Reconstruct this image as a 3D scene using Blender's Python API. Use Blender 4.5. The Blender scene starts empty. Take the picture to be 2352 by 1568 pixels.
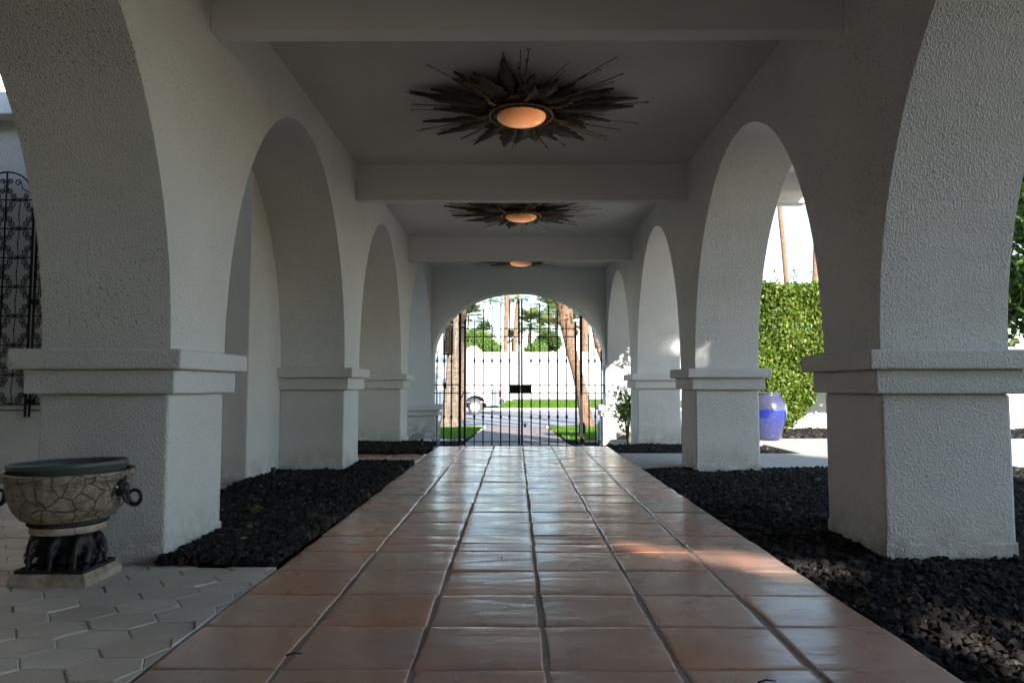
import bpy, bmesh, math, random
import numpy as np
from mathutils import Vector, Matrix, noise
random.seed(7)
RNG = np.random.default_rng(11)
R = math.radians
S = bpy.context.scene
COL = S.collection

# ---------------------------------------------------------------- camera
FPX = 1600.0
PIT = math.atan((885.6 - 784) / FPX)
YAW = math.atan(9.7 / FPX)
CAM = Vector((0, 0, 0.70))
cd = bpy.data.cameras.new('camera')
cd.sensor_width = 36
cd.lens = FPX / 2352 * 36
cd.clip_start = 0.05
cd.clip_end = 2000
co = bpy.data.objects.new('camera', cd)
co.location = CAM
co.rotation_euler = (R(90) + PIT, 0, YAW)
COL.objects.link(co)
S.camera = co

# ---------------------------------------------------------------- sky, sun, exposure
SUN = Vector((0.40, -1.0, 0.412)).normalized()
w = bpy.data.worlds.new('World')
S.world = w
w.use_nodes = True
nt = w.node_tree
sky = nt.nodes.new('ShaderNodeTexSky')
sky.sky_type = 'NISHITA'
sky.sun_disc = False
sky.sun_elevation = math.asin(SUN.z)
sky.sun_rotation = math.atan2(SUN.x, SUN.y)
sky.air_density = 1.0
sky.dust_density = 0.15
sky.ozone_density = 1.0
nt.links.new(sky.outputs[0], nt.nodes['Background'].inputs[0])
nt.nodes['Background'].inputs[1].default_value = 0.15
sl = bpy.data.lights.new('sun', 'SUN')
sl.energy = 5.0
sl.angle = R(0.53)
sl.color = (1.0, 0.95, 0.88)
so = bpy.data.objects.new('sun', sl)
so.rotation_euler = SUN.to_track_quat('Z', 'Y').to_euler()
so.location = (5, -10, 8)
COL.objects.link(so)
S.view_settings.view_transform = 'Standard'
S.view_settings.look = 'None'
S.view_settings.gamma = 1
S.view_settings.exposure = 1.66
S.cycles.use_denoising = True
S.cycles.max_bounces = 10
S.cycles.diffuse_bounces = 7
S.cycles.glossy_bounces = 4
S.cycles.caustics_reflective = False
S.cycles.caustics_refractive = False


# ---------------------------------------------------------------- helpers
def at(x, y, Y):
    """World point at depth Y along the sight line of photo position (x, y)."""
    F = Vector((-math.sin(YAW) * math.cos(PIT), math.cos(YAW) * math.cos(PIT), math.sin(PIT)))
    Rt = Vector((math.cos(YAW), math.sin(YAW), 0))
    U = Rt.cross(F)
    d = F + Rt * ((x - 1176) / FPX) - U * ((y - 784) / FPX)
    return CAM + d * (Y / d.y)


def tag(o, label=None, cat=None, group=None, kind=None):
    if label: o['label'] = label
    if cat: o['category'] = cat
    if group: o['group'] = group
    if kind: o['kind'] = kind
    return o


def empty(name, loc, label=None, cat=None, group=None, rz=0):
    o = bpy.data.objects.new(name, None)
    COL.objects.link(o)
    o.location = loc
    o.rotation_euler = (0, 0, rz)
    o.empty_display_size = 0.1
    return tag(o, label, cat, group)


class MB:
    """collects vertices and faces of one mesh"""
    def __init__(self):
        self.v = []
        self.f = []
        self.sm = []

    def add(self, vs, fs, smooth=False):
        n = len(self.v)
        self.v += [tuple(p) for p in vs]
        for f in fs:
            self.f.append([i + n for i in f])
            self.sm.append(smooth)
        return self

    def box(self, x0, x1, y0, y1, z0, z1):
        vs = [(x, y, z) for x in (x0, x1) for y in (y0, y1) for z in (z0, z1)]
        return self.add(vs, [(0, 1, 3, 2), (4, 6, 7, 5), (0, 4, 5, 1), (2, 3, 7, 6), (0, 2, 6, 4), (1, 5, 7, 3)])

    def quad(self, a, b, c, d):
        return self.add([a, b, c, d], [(0, 1, 2, 3)])

    def tube(self, pts, rad, n=8, caps=True, smooth=True):
        pts = [Vector(p) for p in pts]
        if not isinstance(rad, (list, tuple)): rad = [rad] * len(pts)
        vs = []
        t0 = (pts[1] - pts[0]).normalized()
        ref = Vector((0, 0, 1)) if abs(t0.z) < 0.9 else Vector((1, 0, 0))
        for i, p in enumerate(pts):
            a = pts[max(i - 1, 0)]
            b = pts[min(i + 1, len(pts) - 1)]
            t = (b - a).normalized()
            s = t.cross(ref)
            if s.length < 1e-5: s = t.cross(Vector((0, 1, 0)))
            s.normalize()
            u = s.cross(t).normalized()
            ref = u
            for k in range(n):
                an = 2 * math.pi * k / n
                vs.append(p + (s * math.cos(an) + u * math.sin(an)) * rad[i])
        fs = []
        for i in range(len(pts) - 1):
            for k in range(n):
                k2 = (k + 1) % n
                fs.append((i * n + k, i * n + k2, (i + 1) * n + k2, (i + 1) * n + k))
        self.add(vs, fs, smooth)
        if caps:
            m = len(self.v) - len(vs)
            self.f.append([m + k for k in reversed(range(n))]); self.sm.append(False)
            self.f.append([m + (len(pts) - 1) * n + k for k in range(n)]); self.sm.append(False)
        return self

    def lathe(self, prof, cx=0, cy=0, n=32, smooth=True, fn=None):
        vs = []
        for (r, z) in prof:
            for k in range(n):
                a = 2 * math.pi * k / n
                rr = r * (fn(a, z) if fn else 1)
                vs.append((cx + rr * math.cos(a), cy + rr * math.sin(a), z))
        fs = []
        for i in range(len(prof) - 1):
            for k in range(n):
                k2 = (k + 1) % n
                fs.append((i * n + k, i * n + k2, (i + 1) * n + k2, (i + 1) * n + k))
        self.add(vs, fs, smooth)
        m = len(self.v) - len(vs)
        self.f.append([m + k for k in reversed(range(n))]); self.sm.append(False)
        self.f.append([m + (len(prof) - 1) * n + k for k in range(n)]); self.sm.append(False)
        return self

    def ball(self, c, r, seg=12, rot=None):
        if not isinstance(r, (list, tuple)): r = (r, r, r)
        vs, fs = [], []
        rings = seg // 2
        for i in range(rings + 1):
            th = math.pi * i / rings
            for k in range(seg):
                a = 2 * math.pi * k / seg
                p = Vector((r[0] * math.sin(th) * math.cos(a), r[1] * math.sin(th) * math.sin(a), r[2] * math.cos(th)))
                if rot: p = rot @ p
                vs.append(p + Vector(c))
        for i in range(rings):
            for k in range(seg):
                k2 = (k + 1) % seg
                fs.append((i * seg + k, (i + 1) * seg + k, (i + 1) * seg + k2, i * seg + k2))
        return self.add(vs, fs, True)

    def build(self, name, mat, parent=None, bevel=0, weld=False, seg=2, loc=None):
        me = bpy.data.meshes.new(name)
        me.from_pydata(self.v, [], self.f)
        me.polygons.foreach_set('use_smooth', self.sm)
        me.materials.append(mat)
        if weld:
            bm = bmesh.new(); bm.from_mesh(me)
            bmesh.ops.remove_doubles(bm, verts=bm.verts, dist=1e-4)
            bmesh.ops.recalc_face_normals(bm, faces=bm.faces)
            bm.to_mesh(me); bm.free()
        me.update()
        o = bpy.data.objects.new(name, me)
        COL.objects.link(o)
        if parent: o.parent = parent
        if loc: o.location = loc
        if bevel:
            b = o.modifiers.new('bevel', 'BEVEL')
            b.width = bevel; b.segments = seg; b.limit_method = 'ANGLE'; b.angle_limit = R(50)
        return o


def fast_mesh(name, V, F, mat, parent=None, smooth=False, col=None):
    """uniform faces from numpy arrays: V (n,3), F (m,k); col (m,) value stored per face"""
    V = np.ascontiguousarray(V, dtype=np.float32)
    F = np.ascontiguousarray(F, dtype=np.int32)
    m, k = F.shape
    me = bpy.data.meshes.new(name)
    me.vertices.add(len(V)); me.vertices.foreach_set('co', V.ravel())
    me.loops.add(m * k); me.loops.foreach_set('vertex_index', F.ravel())
    me.polygons.add(m)
    me.polygons.foreach_set('loop_start', np.arange(0, m * k, k, dtype=np.int32))
    me.polygons.foreach_set('loop_total', np.full(m, k, dtype=np.int32))
    me.polygons.foreach_set('use_smooth', np.full(m, smooth))
    if col is not None:
        a = me.attributes.new('rnd', 'FLOAT', 'FACE')
        a.data.foreach_set('value', np.ascontiguousarray(col, dtype=np.float32))
    me.materials.append(mat)
    me.update(calc_edges=True)
    me.validate()
    o = bpy.data.objects.new(name, me)
    COL.objects.link(o)
    if parent: o.parent = parent
    return o


def copy_tree(o, parent=None):
    c = o.copy(); COL.objects.link(c)
    if parent: c.parent = parent
    for ch in list(o.children): copy_tree(ch, c)
    return c


# ---------------------------------------------------------------- materials
class NT:
    def __init__(self, name):
        self.m = bpy.data.materials.new(name)
        self.m.use_nodes = True
        self.t = self.m.node_tree
        self.b = self.t.nodes['Principled BSDF']

    def n(self, typ, **kw):
        nd = self.t.nodes.new('ShaderNode' + typ)
        for k, v in kw.items(): setattr(nd, k, v)
        return nd

    def l(self, a, b): self.t.links.new(a, b)

    def coord(self, kind='Object'):
        return self.n('TexCoord').outputs[kind]

    def noise(self, scale, detail=4, rough=0.55, vec=None, dist=0.0):
        nd = self.n('TexNoise')
        nd.inputs['Scale'].default_value = scale
        nd.inputs['Detail'].default_value = detail
        nd.inputs['Roughness'].default_value = rough
        nd.inputs['Distortion'].default_value = dist
        self.l(vec if vec else self.coord(), nd.inputs['Vector'])
        return nd.outputs['Fac']

    def ramp(self, fac, stops):
        r = self.n('ValToRGB')
        el = r.color_ramp.elements
        while len(el) < len(stops): el.new(0.5)
        for e, (p, c) in zip(el, stops):
            e.position = p
            e.color = (c[0], c[1], c[2], 1) if isinstance(c, (tuple, list)) else (c, c, c, 1)
        self.l(fac, r.inputs[0])
        return r.outputs[0]

    def mix(self, fac, a, b, mode='MIX'):
        m = self.n('MixRGB', blend_type=mode)
        for s, v in ((m.inputs[0], fac), (m.inputs[1], a), (m.inputs[2], b)):
            if isinstance(v, (int, float)): s.default_value = v if s.type == 'VALUE' else (v, v, v, 1)
            elif isinstance(v, tuple): s.default_value = (*v, 1)
            else: self.l(v, s)
        return m.outputs[0]

    def bump(self, h, dist=0.01, strength=1.0, prev=None):
        b = self.n('Bump')
        b.inputs['Strength'].default_value = strength
        b.inputs['Distance'].default_value = dist
        self.l(h, b.inputs['Height'])
        if prev: self.l(prev, b.inputs['Normal'])
        return b.outputs[0]

    def fin(self, color=None, rough=None, normal=None, metal=None, spec=None, coat=None):
        for k, v in (('Base Color', color), ('Roughness', rough), ('Normal', normal), ('Metallic', metal), ('Specular IOR Level', spec), ('Coat Weight', coat)):
            if v is None: continue
            s = self.b.inputs[k]
            if isinstance(v, (int, float)): s.default_value = v
            elif isinstance(v, tuple): s.default_value = (*v, 1)
            else: self.l(v, s)
        return self.m


def stucco(name, base, speck=0.0, bumpd=0.006, fine=90.0, stain=0.12):
    q = NT(name)
    c = q.coord()
    big = q.ramp(q.noise(1.6, 5, 0.6, c), [(0.3, 0.0), (0.72, 1.0)])
    darker = tuple(x * (1 - stain) for x in base)
    col = q.mix(big, base, darker)
    # rising damp and dirt close to the soil
    sp = q.n('SeparateXYZ'); q.l(c, sp.inputs[0])
    mr = q.n('MapRange'); mr.inputs[1].default_value = 0.22; mr.inputs[2].default_value = -0.05
    q.l(sp.outputs[2], mr.inputs[0])
    dirt = q.mix(1.0, mr.outputs[0], q.ramp(q.noise(9, 6, 0.7, c), [(0.38, 0.0), (0.62, 0.9)]), 'MULTIPLY')
    col = q.mix(dirt, col, (0.30, 0.27, 0.23))
    wv = q.n('VectorMath', operation='ADD'); nz = q.n('TexNoise'); nz.inputs['Scale'].default_value = 6; q.l(c, nz.inputs[0])
    sz = q.n('VectorMath', operation='SCALE'); sz.inputs['Scale'].default_value = 0.16; q.l(nz.outputs['Color'], sz.inputs[0]); q.l(c, wv.inputs[0]); q.l(sz.outputs[0], wv.inputs[1])
    vc = q.n('TexVoronoi', feature='DISTANCE_TO_EDGE'); vc.inputs['Scale'].default_value = 2.6; q.l(wv.outputs[0], vc.inputs['Vector'])
    crack = q.mix(1.0, q.ramp(vc.outputs['Distance'], [(0.0, 1.0), (0.006, 0.0)]), q.ramp(q.noise(1.7, 2, 0.5, c), [(0.52, 0.0), (0.60, 0.6)]), 'MULTIPLY')
    m2 = q.n('MapRange'); m2.inputs[1].default_value = 0.45; m2.inputs[2].default_value = 0.15; q.l(sp.outputs[2], m2.inputs[0])
    col = q.mix(q.mix(1.0, crack, m2.outputs[0], 'MULTIPLY'), col, (0.16, 0.14, 0.12))
    if speck:
        s1 = q.ramp(q.noise(110, 3, 0.7, c), [(0.34, 1.0), (0.42, 0.0)])
        s2 = q.ramp(q.noise(2.4, 3, 0.5, c), [(0.36, 0.25), (0.62, 1.0)])
        f = q.mix(1.0, s1, s2, 'MULTIPLY')
        f = q.mix(1.0, f, speck, 'MULTIPLY')
        col = q.mix(f, col, (0.10, 0.085, 0.07))
    mp = q.n('Mapping'); mp.inputs['Scale'].default_value = (1, 1, 0.8); q.l(c, mp.inputs[0])
    a = q.noise(fine, 4, 0.75, mp.outputs[0], 0.0)
    vo = q.n('TexVoronoi', feature='F1'); vo.inputs['Scale'].default_value = fine * 1.15; q.l(mp.outputs[0], vo.inputs['Vector'])
    a3 = q.ramp(q.noise(1.1, 3, 0.5, c), [(0.35, 0.25), (0.65, 0.8)])
    a = q.mix(1.0, a, q.mix(1.0, vo.outputs['Distance'], a3, 'MULTIPLY'), 'ADD')
    n1 = q.bump(a, bumpd, 1.0)
    n2 = q.bump(q.noise(3.5, 3, 0.5, c), 0.02, 0.6, n1)
    return q.fin(col, 0.93, n2, spec=0.15)


WHITE = (0.73, 0.73, 0.705)
M_WALL = stucco('stucco', WHITE, speck=0.75, fine=110)
M_PIER = stucco('pier_stucco', (0.70, 0.70, 0.685), speck=0.35, bumpd=0.006, fine=110)
M_CEIL = stucco('ceiling_stucco', (0.76, 0.755, 0.73), speck=0.25, bumpd=0.010, fine=140, stain=0.08)
M_BEAM = stucco('beam_plaster', (0.74, 0.74, 0.72), bumpd=0.0015, fine=60, stain=0.05)
M_WHITEWALL = stucco('white_wall', (0.66, 0.655, 0.64), bumpd=0.004, fine=60, stain=0.05)


def simple(name, base, rough=0.6, metal=0, var=0.25, scale=20, bumpd=0.0, spec=0.5, coat=None):
    q = NT(name)
    c = q.coord()
    col = q.mix(q.ramp(q.noise(scale, 5, 0.6, c), [(0.3, 0.0), (0.7, 1.0)]), base, tuple(x * (1 - var) for x in base))
    nrm = q.bump(q.noise(scale * 2.5, 4, 0.6, c), bumpd) if bumpd else None
    return q.fin(col, rough, nrm, metal, spec, coat)


M_IRON = simple('black_iron', (0.018, 0.016, 0.015), 0.55, 0.6, 0.4, 60, 0.0008)
M_BRONZE = simple('dark_bronze', (0.085, 0.060, 0.038), 0.5, 0.7, 0.5, 40, 0.002)
M_BRASS = simple('aged_brass', (0.34, 0.20, 0.08), 0.42, 0.85, 0.4, 30, 0.001)
M_CONC = simple('concrete', (0.50, 0.47, 0.43), 0.85, 0, 0.14, 6, 0.003, 0.3)
M_STREET = simple('asphalt', (0.30, 0.29, 0.29), 0.9, 0, 0.12, 3, 0.004, 0.3)
M_SOIL = simple('black_soil', (0.013, 0.012, 0.011), 1.0, 0, 0.4, 60, 0.01, 0.05)
M_PLASTIC = simple('grey_plastic', (0.085, 0.095, 0.095), 0.45, 0, 0.2, 15)
M_BLACK = simple('black_figure', (0.010, 0.009, 0.008), 0.55, 0, 0.5, 25, 0.002)
M_CAR = simple('white_paint', (0.82, 0.82, 0.81), 0.3, 0, 0.02, 1, 0, 0.5, 0.5)
M_TYRE = simple('tyre_rubber', (0.05, 0.048, 0.046), 0.8, 0, 0.3, 20)
M_RIM = simple('steel_rim', (0.75, 0.75, 0.74), 0.4, 0, 0.1, 5)
M_DARK = simple('dark_plastic', (0.02, 0.02, 0.022), 0.5, 0, 0.2, 5)
M_RED = simple('red_lens', (0.5, 0.01, 0.015), 0.2, 0, 0.2, 30)
M_CHROME = simple('chrome', (0.6, 0.6, 0.62), 0.2, 1.0, 0.1, 5)
M_CARGLASS = simple('tinted_glass', (0.10, 0.15, 0.17), 0.08, 0, 0.1, 2)
M_STONE = simple('pale_boulder', (0.42, 0.37, 0.31), 0.85, 0, 0.35, 14, 0.01, 0.3)
M_DRY = simple('dry_leaf', (0.34, 0.20, 0.09), 0.8, 0, 0.4, 60)
M_TWIG = simple('dark_twig', (0.03, 0.022, 0.018), 0.9, 0, 0.4, 60)
M_AMBER = simple('amber_glass', (0.80, 0.45, 0.28), 0.35, 0, 0.2, 8)
M_STEM = simple('green_stem', (0.07, 0.09, 0.03), 0.7, 0, 0.3, 20)


def foliage(name, a, b, c3, trans=0.35, rough=0.45):
    q = NT(name)
    at_ = q.n('Attribute'); at_.attribute_name = 'rnd'
    col = q.ramp(at_.outputs['Fac'], [(0.0, a), (0.55, b), (0.93, c3), (1.0, tuple(min(1, x) for x in (c3[0] * 1.8, c3[1] * 0.9, c3[2])))])
    q.fin(col, rough, None, spec=0.4)
    tr = q.n('BsdfTranslucent'); q.l(q.mix(1.0, col, (1.0, 1.0, 0.45), 'MULTIPLY'), tr.inputs[0])
    mx = q.n('MixShader'); mx.inputs[0].default_value = trans
    q.l(q.b.outputs[0], mx.inputs[1]); q.l(tr.outputs[0], mx.inputs[2])
    q.l(mx.outputs[0], q.t.nodes['Material Output'].inputs[0])
    return q.m


M_HEDGE = foliage('hedge_leaf', (0.035, 0.08, 0.010), (0.12, 0.19, 0.020), (0.25, 0.28, 0.05), 0.35)
M_LEAF = foliage('tree_leaf', (0.02, 0.05, 0.01), (0.06, 0.11, 0.02), (0.11, 0.15, 0.03), 0.35)
M_LIME = foliage('lime_leaf', (0.08, 0.16, 0.03), (0.15, 0.26, 0.05), (0.22, 0.32, 0.08), 0.4)
M_PALM = foliage('palm_frond', (0.05, 0.09, 0.035), (0.11, 0.16, 0.05), (0.26, 0.27, 0.07), 0.4)
M_SKIRT = foliage('dry_frond', (0.08, 0.045, 0.025), (0.18, 0.105, 0.055), (0.32, 0.22, 0.13), 0.15, 0.8)
M_GRASS = foliage('grass_blade', (0.05, 0.13, 0.008), (0.10, 0.21, 0.014), (0.17, 0.27, 0.03), 0.4)


def bark(name, a, b):
    q = NT(name)
    c = q.coord()
    mp = q.n('Mapping'); mp.inputs['Scale'].default_value = (1.5, 1.5, 9); q.l(c, mp.inputs[0])
    rings = q.ramp(q.noise(2.2, 5, 0.65, mp.outputs[0], 0.6), [(0.38, 0.0), (0.6, 1.0)])
    mp2 = q.n('Mapping'); mp2.inputs['Scale'].default_value = (8, 8, 0.8); q.l(c, mp2.inputs[0])
    ver = q.ramp(q.noise(3, 4, 0.7, mp2.outputs[0]), [(0.35, 0.0), (0.55, 1.0)])
    f = q.mix(0.5, rings, ver)
    return q.fin(q.mix(f, a, b), 0.9, q.bump(f, 0.03), spec=0.2)


M_BARK = bark('palm_bark', (0.09, 0.065, 0.05), (0.27, 0.215, 0.165))
M_BARKR = bark('reddish_palm_bark', (0.11, 0.055, 0.035), (0.30, 0.19, 0.125))
M_WOOD = bark('tree_bark', (0.06, 0.045, 0.035), (0.14, 0.11, 0.08))


def tile_mat():
    q = NT('saltillo_tile')
    c = q.coord()
    at_ = q.n('Attribute'); at_.attribute_name = 'rnd'
    base = q.ramp(at_.outputs['Fac'], [(0.0, (0.55, 0.20, 0.10)), (0.35, (0.58, 0.26, 0.15)), (0.7, (0.55, 0.29, 0.195)), (1.0, (0.46, 0.26, 0.185))])
    blot = q.ramp(q.noise(3.5, 2, 0.4, c, 0.3), [(0.3, 0.0), (0.75, 1.0)])
    col = q.mix(q.mix(1.0, blot, 0.55, 'MULTIPLY'), base, (0.42, 0.265, 0.20))
    gr = q.ramp(q.noise(2.1, 2, 0.4, c, 0.3), [(0.48, 0.0), (0.85, 0.8)])
    col = q.mix(gr, col, (0.25, 0.235, 0.22))
    pale = q.ramp(q.noise(1.7, 2, 0.4, c, 0.3), [(0.5, 0.0), (0.8, 0.6)])
    col = q.mix(pale, col, (0.60, 0.36, 0.24))
    pits = q.ramp(q.noise(130, 2, 0.5, c), [(0.22, 1.0), (0.27, 0.0)])
    col = q.mix(pits, col, (0.06, 0.04, 0.03))
    mp = q.n('Mapping'); mp.inputs['Scale'].default_value = (0.55, 1.7, 1); q.l(c, mp.inputs[0])
    n1 = q.bump(q.noise(9, 3, 0.45, mp.outputs[0], 0.4), 0.006, 0.4)
    n2 = q.bump(q.noise(160, 3, 0.6, c), 0.0006, 0.6, n1)
    rg = q.ramp(q.noise(5, 2, 0.5, c), [(0.3, 0.20), (0.75, 0.42)])
    q.fin(col, rg, n2, spec=0.5)
    q.b.inputs['Coat Weight'].default_value = 0.45
    q.b.inputs['Coat Roughness'].default_value = 0.16
    q.l(n1, q.b.inputs['Coat Normal'])
    return q.m


M_TILE = tile_mat()
M_OLDTILE = simple('weathered_tile', (0.30, 0.245, 0.225), 0.9, 0, 0.25, 3, 0.003, 0.15)
M_GROUT = simple('grout', (0.36, 0.29, 0.24), 0.8, 0, 0.25, 30, 0.002, 0.2)


def paver_mat():
    q = NT('paver_stone')
    c = q.coord()
    at_ = q.n('Attribute'); at_.attribute_name = 'rnd'
    col = q.ramp(at_.outputs['Fac'], [(0.0, (0.62, 0.53, 0.44)), (0.5, (0.69, 0.60, 0.51)), (1.0, (0.74, 0.66, 0.57))])
    col = q.mix(q.ramp(q.noise(5, 5, 0.6, c), [(0.4, 0.0), (0.75, 0.4)]), col, (0.36, 0.30, 0.25))
    col = q.mix(q.ramp(q.noise(300, 2, 0.5, c), [(0.36, 0.35), (0.46, 0.0)]), col, (0.2, 0.17, 0.14))
    return q.fin(col, 0.75, q.bump(q.noise(180, 3, 0.6, c), 0.0015), spec=0.35)


M_PAVER = paver_mat()


def rock_mat():
    q = NT('lava_rock')
    at_ = q.n('Attribute'); at_.attribute_name = 'rnd'
    col = q.ramp(at_.outputs['Fac'], [(0.0, (0.012, 0.011, 0.011)), (0.7, (0.030, 0.026, 0.024)), (0.96, (0.055, 0.046, 0.04)), (1.0, (0.12, 0.10, 0.085))])
    return q.fin(col, 0.95, q.bump(q.noise(350, 2, 0.6), 0.002), spec=0.15)


M_ROCK = rock_mat()


def glaze_mat():
    q = NT('blue_glaze')
    c = q.coord()
    sp = q.n('SeparateXYZ'); q.l(c, sp.inputs[0])
    wob = q.mix(0.12, sp.outputs[2], q.noise(14, 4, 0.6, c))
    base = q.ramp(wob, [(0.0, (0.035, 0.032, 0.075)), (0.18, (0.026, 0.03, 0.11)), (0.40, (0.008, 0.02, 0.17)), (0.42, (0.045, 0.045, 0.085)), (0.60, (0.045, 0.045, 0.08)), (0.66, (0.008, 0.008, 0.03))])
    fl = q.ramp(q.noise(70, 2, 0.5, c), [(0.63, 0.0), (0.72, 0.7)])
    q.fin(q.mix(fl, base, (0.14, 0.18, 0.35)), 0.18, None, spec=0.6, coat=0.6)
    return q.m


M_GLAZE = glaze_mat()


def bowl_mat():
    """crackled, stained ivory tesserae of the urn"""
    q = NT('crackled_ivory')
    c = q.coord()
    mp = q.n('Mapping'); mp.inputs['Scale'].default_value = (1, 1, 1.15); q.l(c, mp.inputs[0])
    wz = q.n('VectorMath', operation='ADD')
    ns = q.n('TexNoise'); ns.inputs['Scale'].default_value = 14; q.l(c, ns.inputs[0])
    sc = q.n('VectorMath', operation='SCALE'); sc.inputs['Scale'].default_value = 0.025; q.l(ns.outputs['Color'], sc.inputs[0])
    q.l(mp.outputs[0], wz.inputs[0]); q.l(sc.outputs[0], wz.inputs[1])
    v = q.n('TexVoronoi', feature='DISTANCE_TO_EDGE'); v.inputs['Scale'].default_value = 15; q.l(wz.outputs[0], v.inputs['Vector'])
    edge = q.ramp(v.outputs['Distance'], [(0.0, 0.0), (0.03, 1.0)])
    mp2 = q.n('Mapping'); mp2.inputs['Scale'].default_value = (2.2, 2.2, 14); q.l(c, mp2.inputs[0])
    st = q.ramp(q.noise(7, 5, 0.7, mp2.outputs[0]), [(0.40, 0.0), (0.66, 1.0)])
    v2 = q.n('TexVoronoi', feature='DISTANCE_TO_EDGE'); v2.inputs['Scale'].default_value = 60; q.l(wz.outputs[0], v2.inputs['Vector'])
    cr = q.ramp(v2.outputs['Distance'], [(0.0, 0.5), (0.03, 1.0)])
    col = q.mix(st, (0.27, 0.22, 0.165), (0.12, 0.085, 0.055))
    col = q.mix(q.ramp(q.noise(26, 5, 0.7, c), [(0.45, 0.0), (0.65, 0.7)]), col, (0.42, 0.36, 0.29))
    col = q.mix(1.0, col, cr, 'MULTIPLY')
    col = q.mix(edge, (0.075, 0.05, 0.035), col)
    n1 = q.bump(edge, 0.006)
    return q.fin(col, 0.55, q.bump(cr, 0.002, 1.0, n1), spec=0.4)


M_IVORY = bowl_mat()


def plinth_mat():
    q = NT('crackled_paint')
    c = q.coord()
    mp = q.n('Mapping'); mp.inputs['Scale'].default_value = (1, 1, .35); q.l(c, mp.inputs[0])
    v2 = q.n('TexVoronoi', feature='DISTANCE_TO_EDGE'); v2.inputs['Scale'].default_value = 70; q.l(mp.outputs[0], v2.inputs['Vector'])
    cr = q.ramp(v2.outputs['Distance'], [(0.0, 0.25), (0.05, 1.0)])
    gate = q.ramp(q.noise(12, 4, 0.6, c), [(0.42, 0.0), (0.6, 1.0)])
    cr = q.mix(gate, 1.0, cr)
    col = q.mix(q.ramp(q.noise(16, 6, 0.7, c), [(0.4, 0.0), (0.7, 1.0)]), (0.46, 0.40, 0.32), (0.24, 0.15, 0.10))
    return q.fin(q.mix(1.0, col, cr, 'MULTIPLY'), 0.6, q.bump(cr, 0.002), spec=0.35)


M_PLINTH = plinth_mat()


def lamp_mat():
    q = NT('copper_glass')
    c = q.coord()
    col = q.mix(q.ramp(q.noise(9, 3, 0.5, c), [(0.35, 0.0), (0.7, 1.0)]), (0.62, 0.25, 0.08), (0.75, 0.38, 0.17))
    q.fin(col, 0.22, None, spec=0.6)
    q.b.inputs['Metallic'].default_value = 0.0
    q.b.inputs['Emission Color'].default_value = (1.0, 0.36, 0.12, 1)
    vd = q.n('VectorMath', operation='DISTANCE'); vd.inputs[1].default_value = (0.08, 0.03, -0.13); q.l(c, vd.inputs[0])
    es = q.n('MapRange'); es.inputs[1].default_value = 0.0; es.inputs[2].default_value = 0.26; es.inputs[3].default_value = 0.42; es.inputs[4].default_value = 0.0
    q.l(vd.outputs['Value'], es.inputs[0]); q.l(es.outputs[0], q.b.inputs['Emission Strength'])
    q.b.inputs['Coat Weight'].default_value = 0.8
    return q.m


M_LAMP = lamp_mat()


# ---------------------------------------------------------------- ground and terrain
def gz(Y):
    """lie of the land past the end of the arcade"""
    pts = [(-60, -0.06), (8.3, -0.06), (8.6, -0.12), (11.0, -0.30), (12.6, -0.40), (18.8, -0.565), (24.6, -0.73), (26, -0.80), (400, -0.8)]
    for (a, za), (b, zb) in zip(pts, pts[1:]):
        if Y <= b: return za + (zb - za) * max(0, Y - a) / (b - a)
    return -0.8


def sheet(name, ys, x0, x1, off, mat, kind='structure', zf=gz):
    mb = MB()
    for a, b in zip(ys, ys[1:]):
        mb.quad((x0, a, zf(a) + off), (x1, a, zf(a) + off), (x1, b, zf(b) + off), (x0, b, zf(b) + off))
    return tag(mb.build(name, mat, weld=True), kind=kind)


mb = MB()
ysg = [-60, -5, 8.3, 8.6, 11, 12.6, 18.8, 24.6, 26, 60, 400]
for a, b in zip(ysg, ysg[1:]):
    mb.quad((-300, a, gz(a) - 0.12), (300, a, gz(a) - 0.12), (300, b, gz(b) - 0.12), (-300, b, gz(b) - 0.12))
tag(mb.build('ground', simple('bare_earth', (0.30, 0.24, 0.18), 0.95, 0, 0.2, 1.5), weld=True), kind='structure')

# --- tiled path: every tile is modelled, slightly cupped, in one mesh
XG = [0.0745 + (i - 3) * 0.3315 for i in range(7)]
YR = [1.775 - 0.306 * i for i in range(14, 0, -1)] + [1.775 + 0.306 * i for i in range(5)] + [3.145]
y = 3.315
while y < 8.1:
    YR.append(y); y += 0.306
YR.append(8.15)


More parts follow.
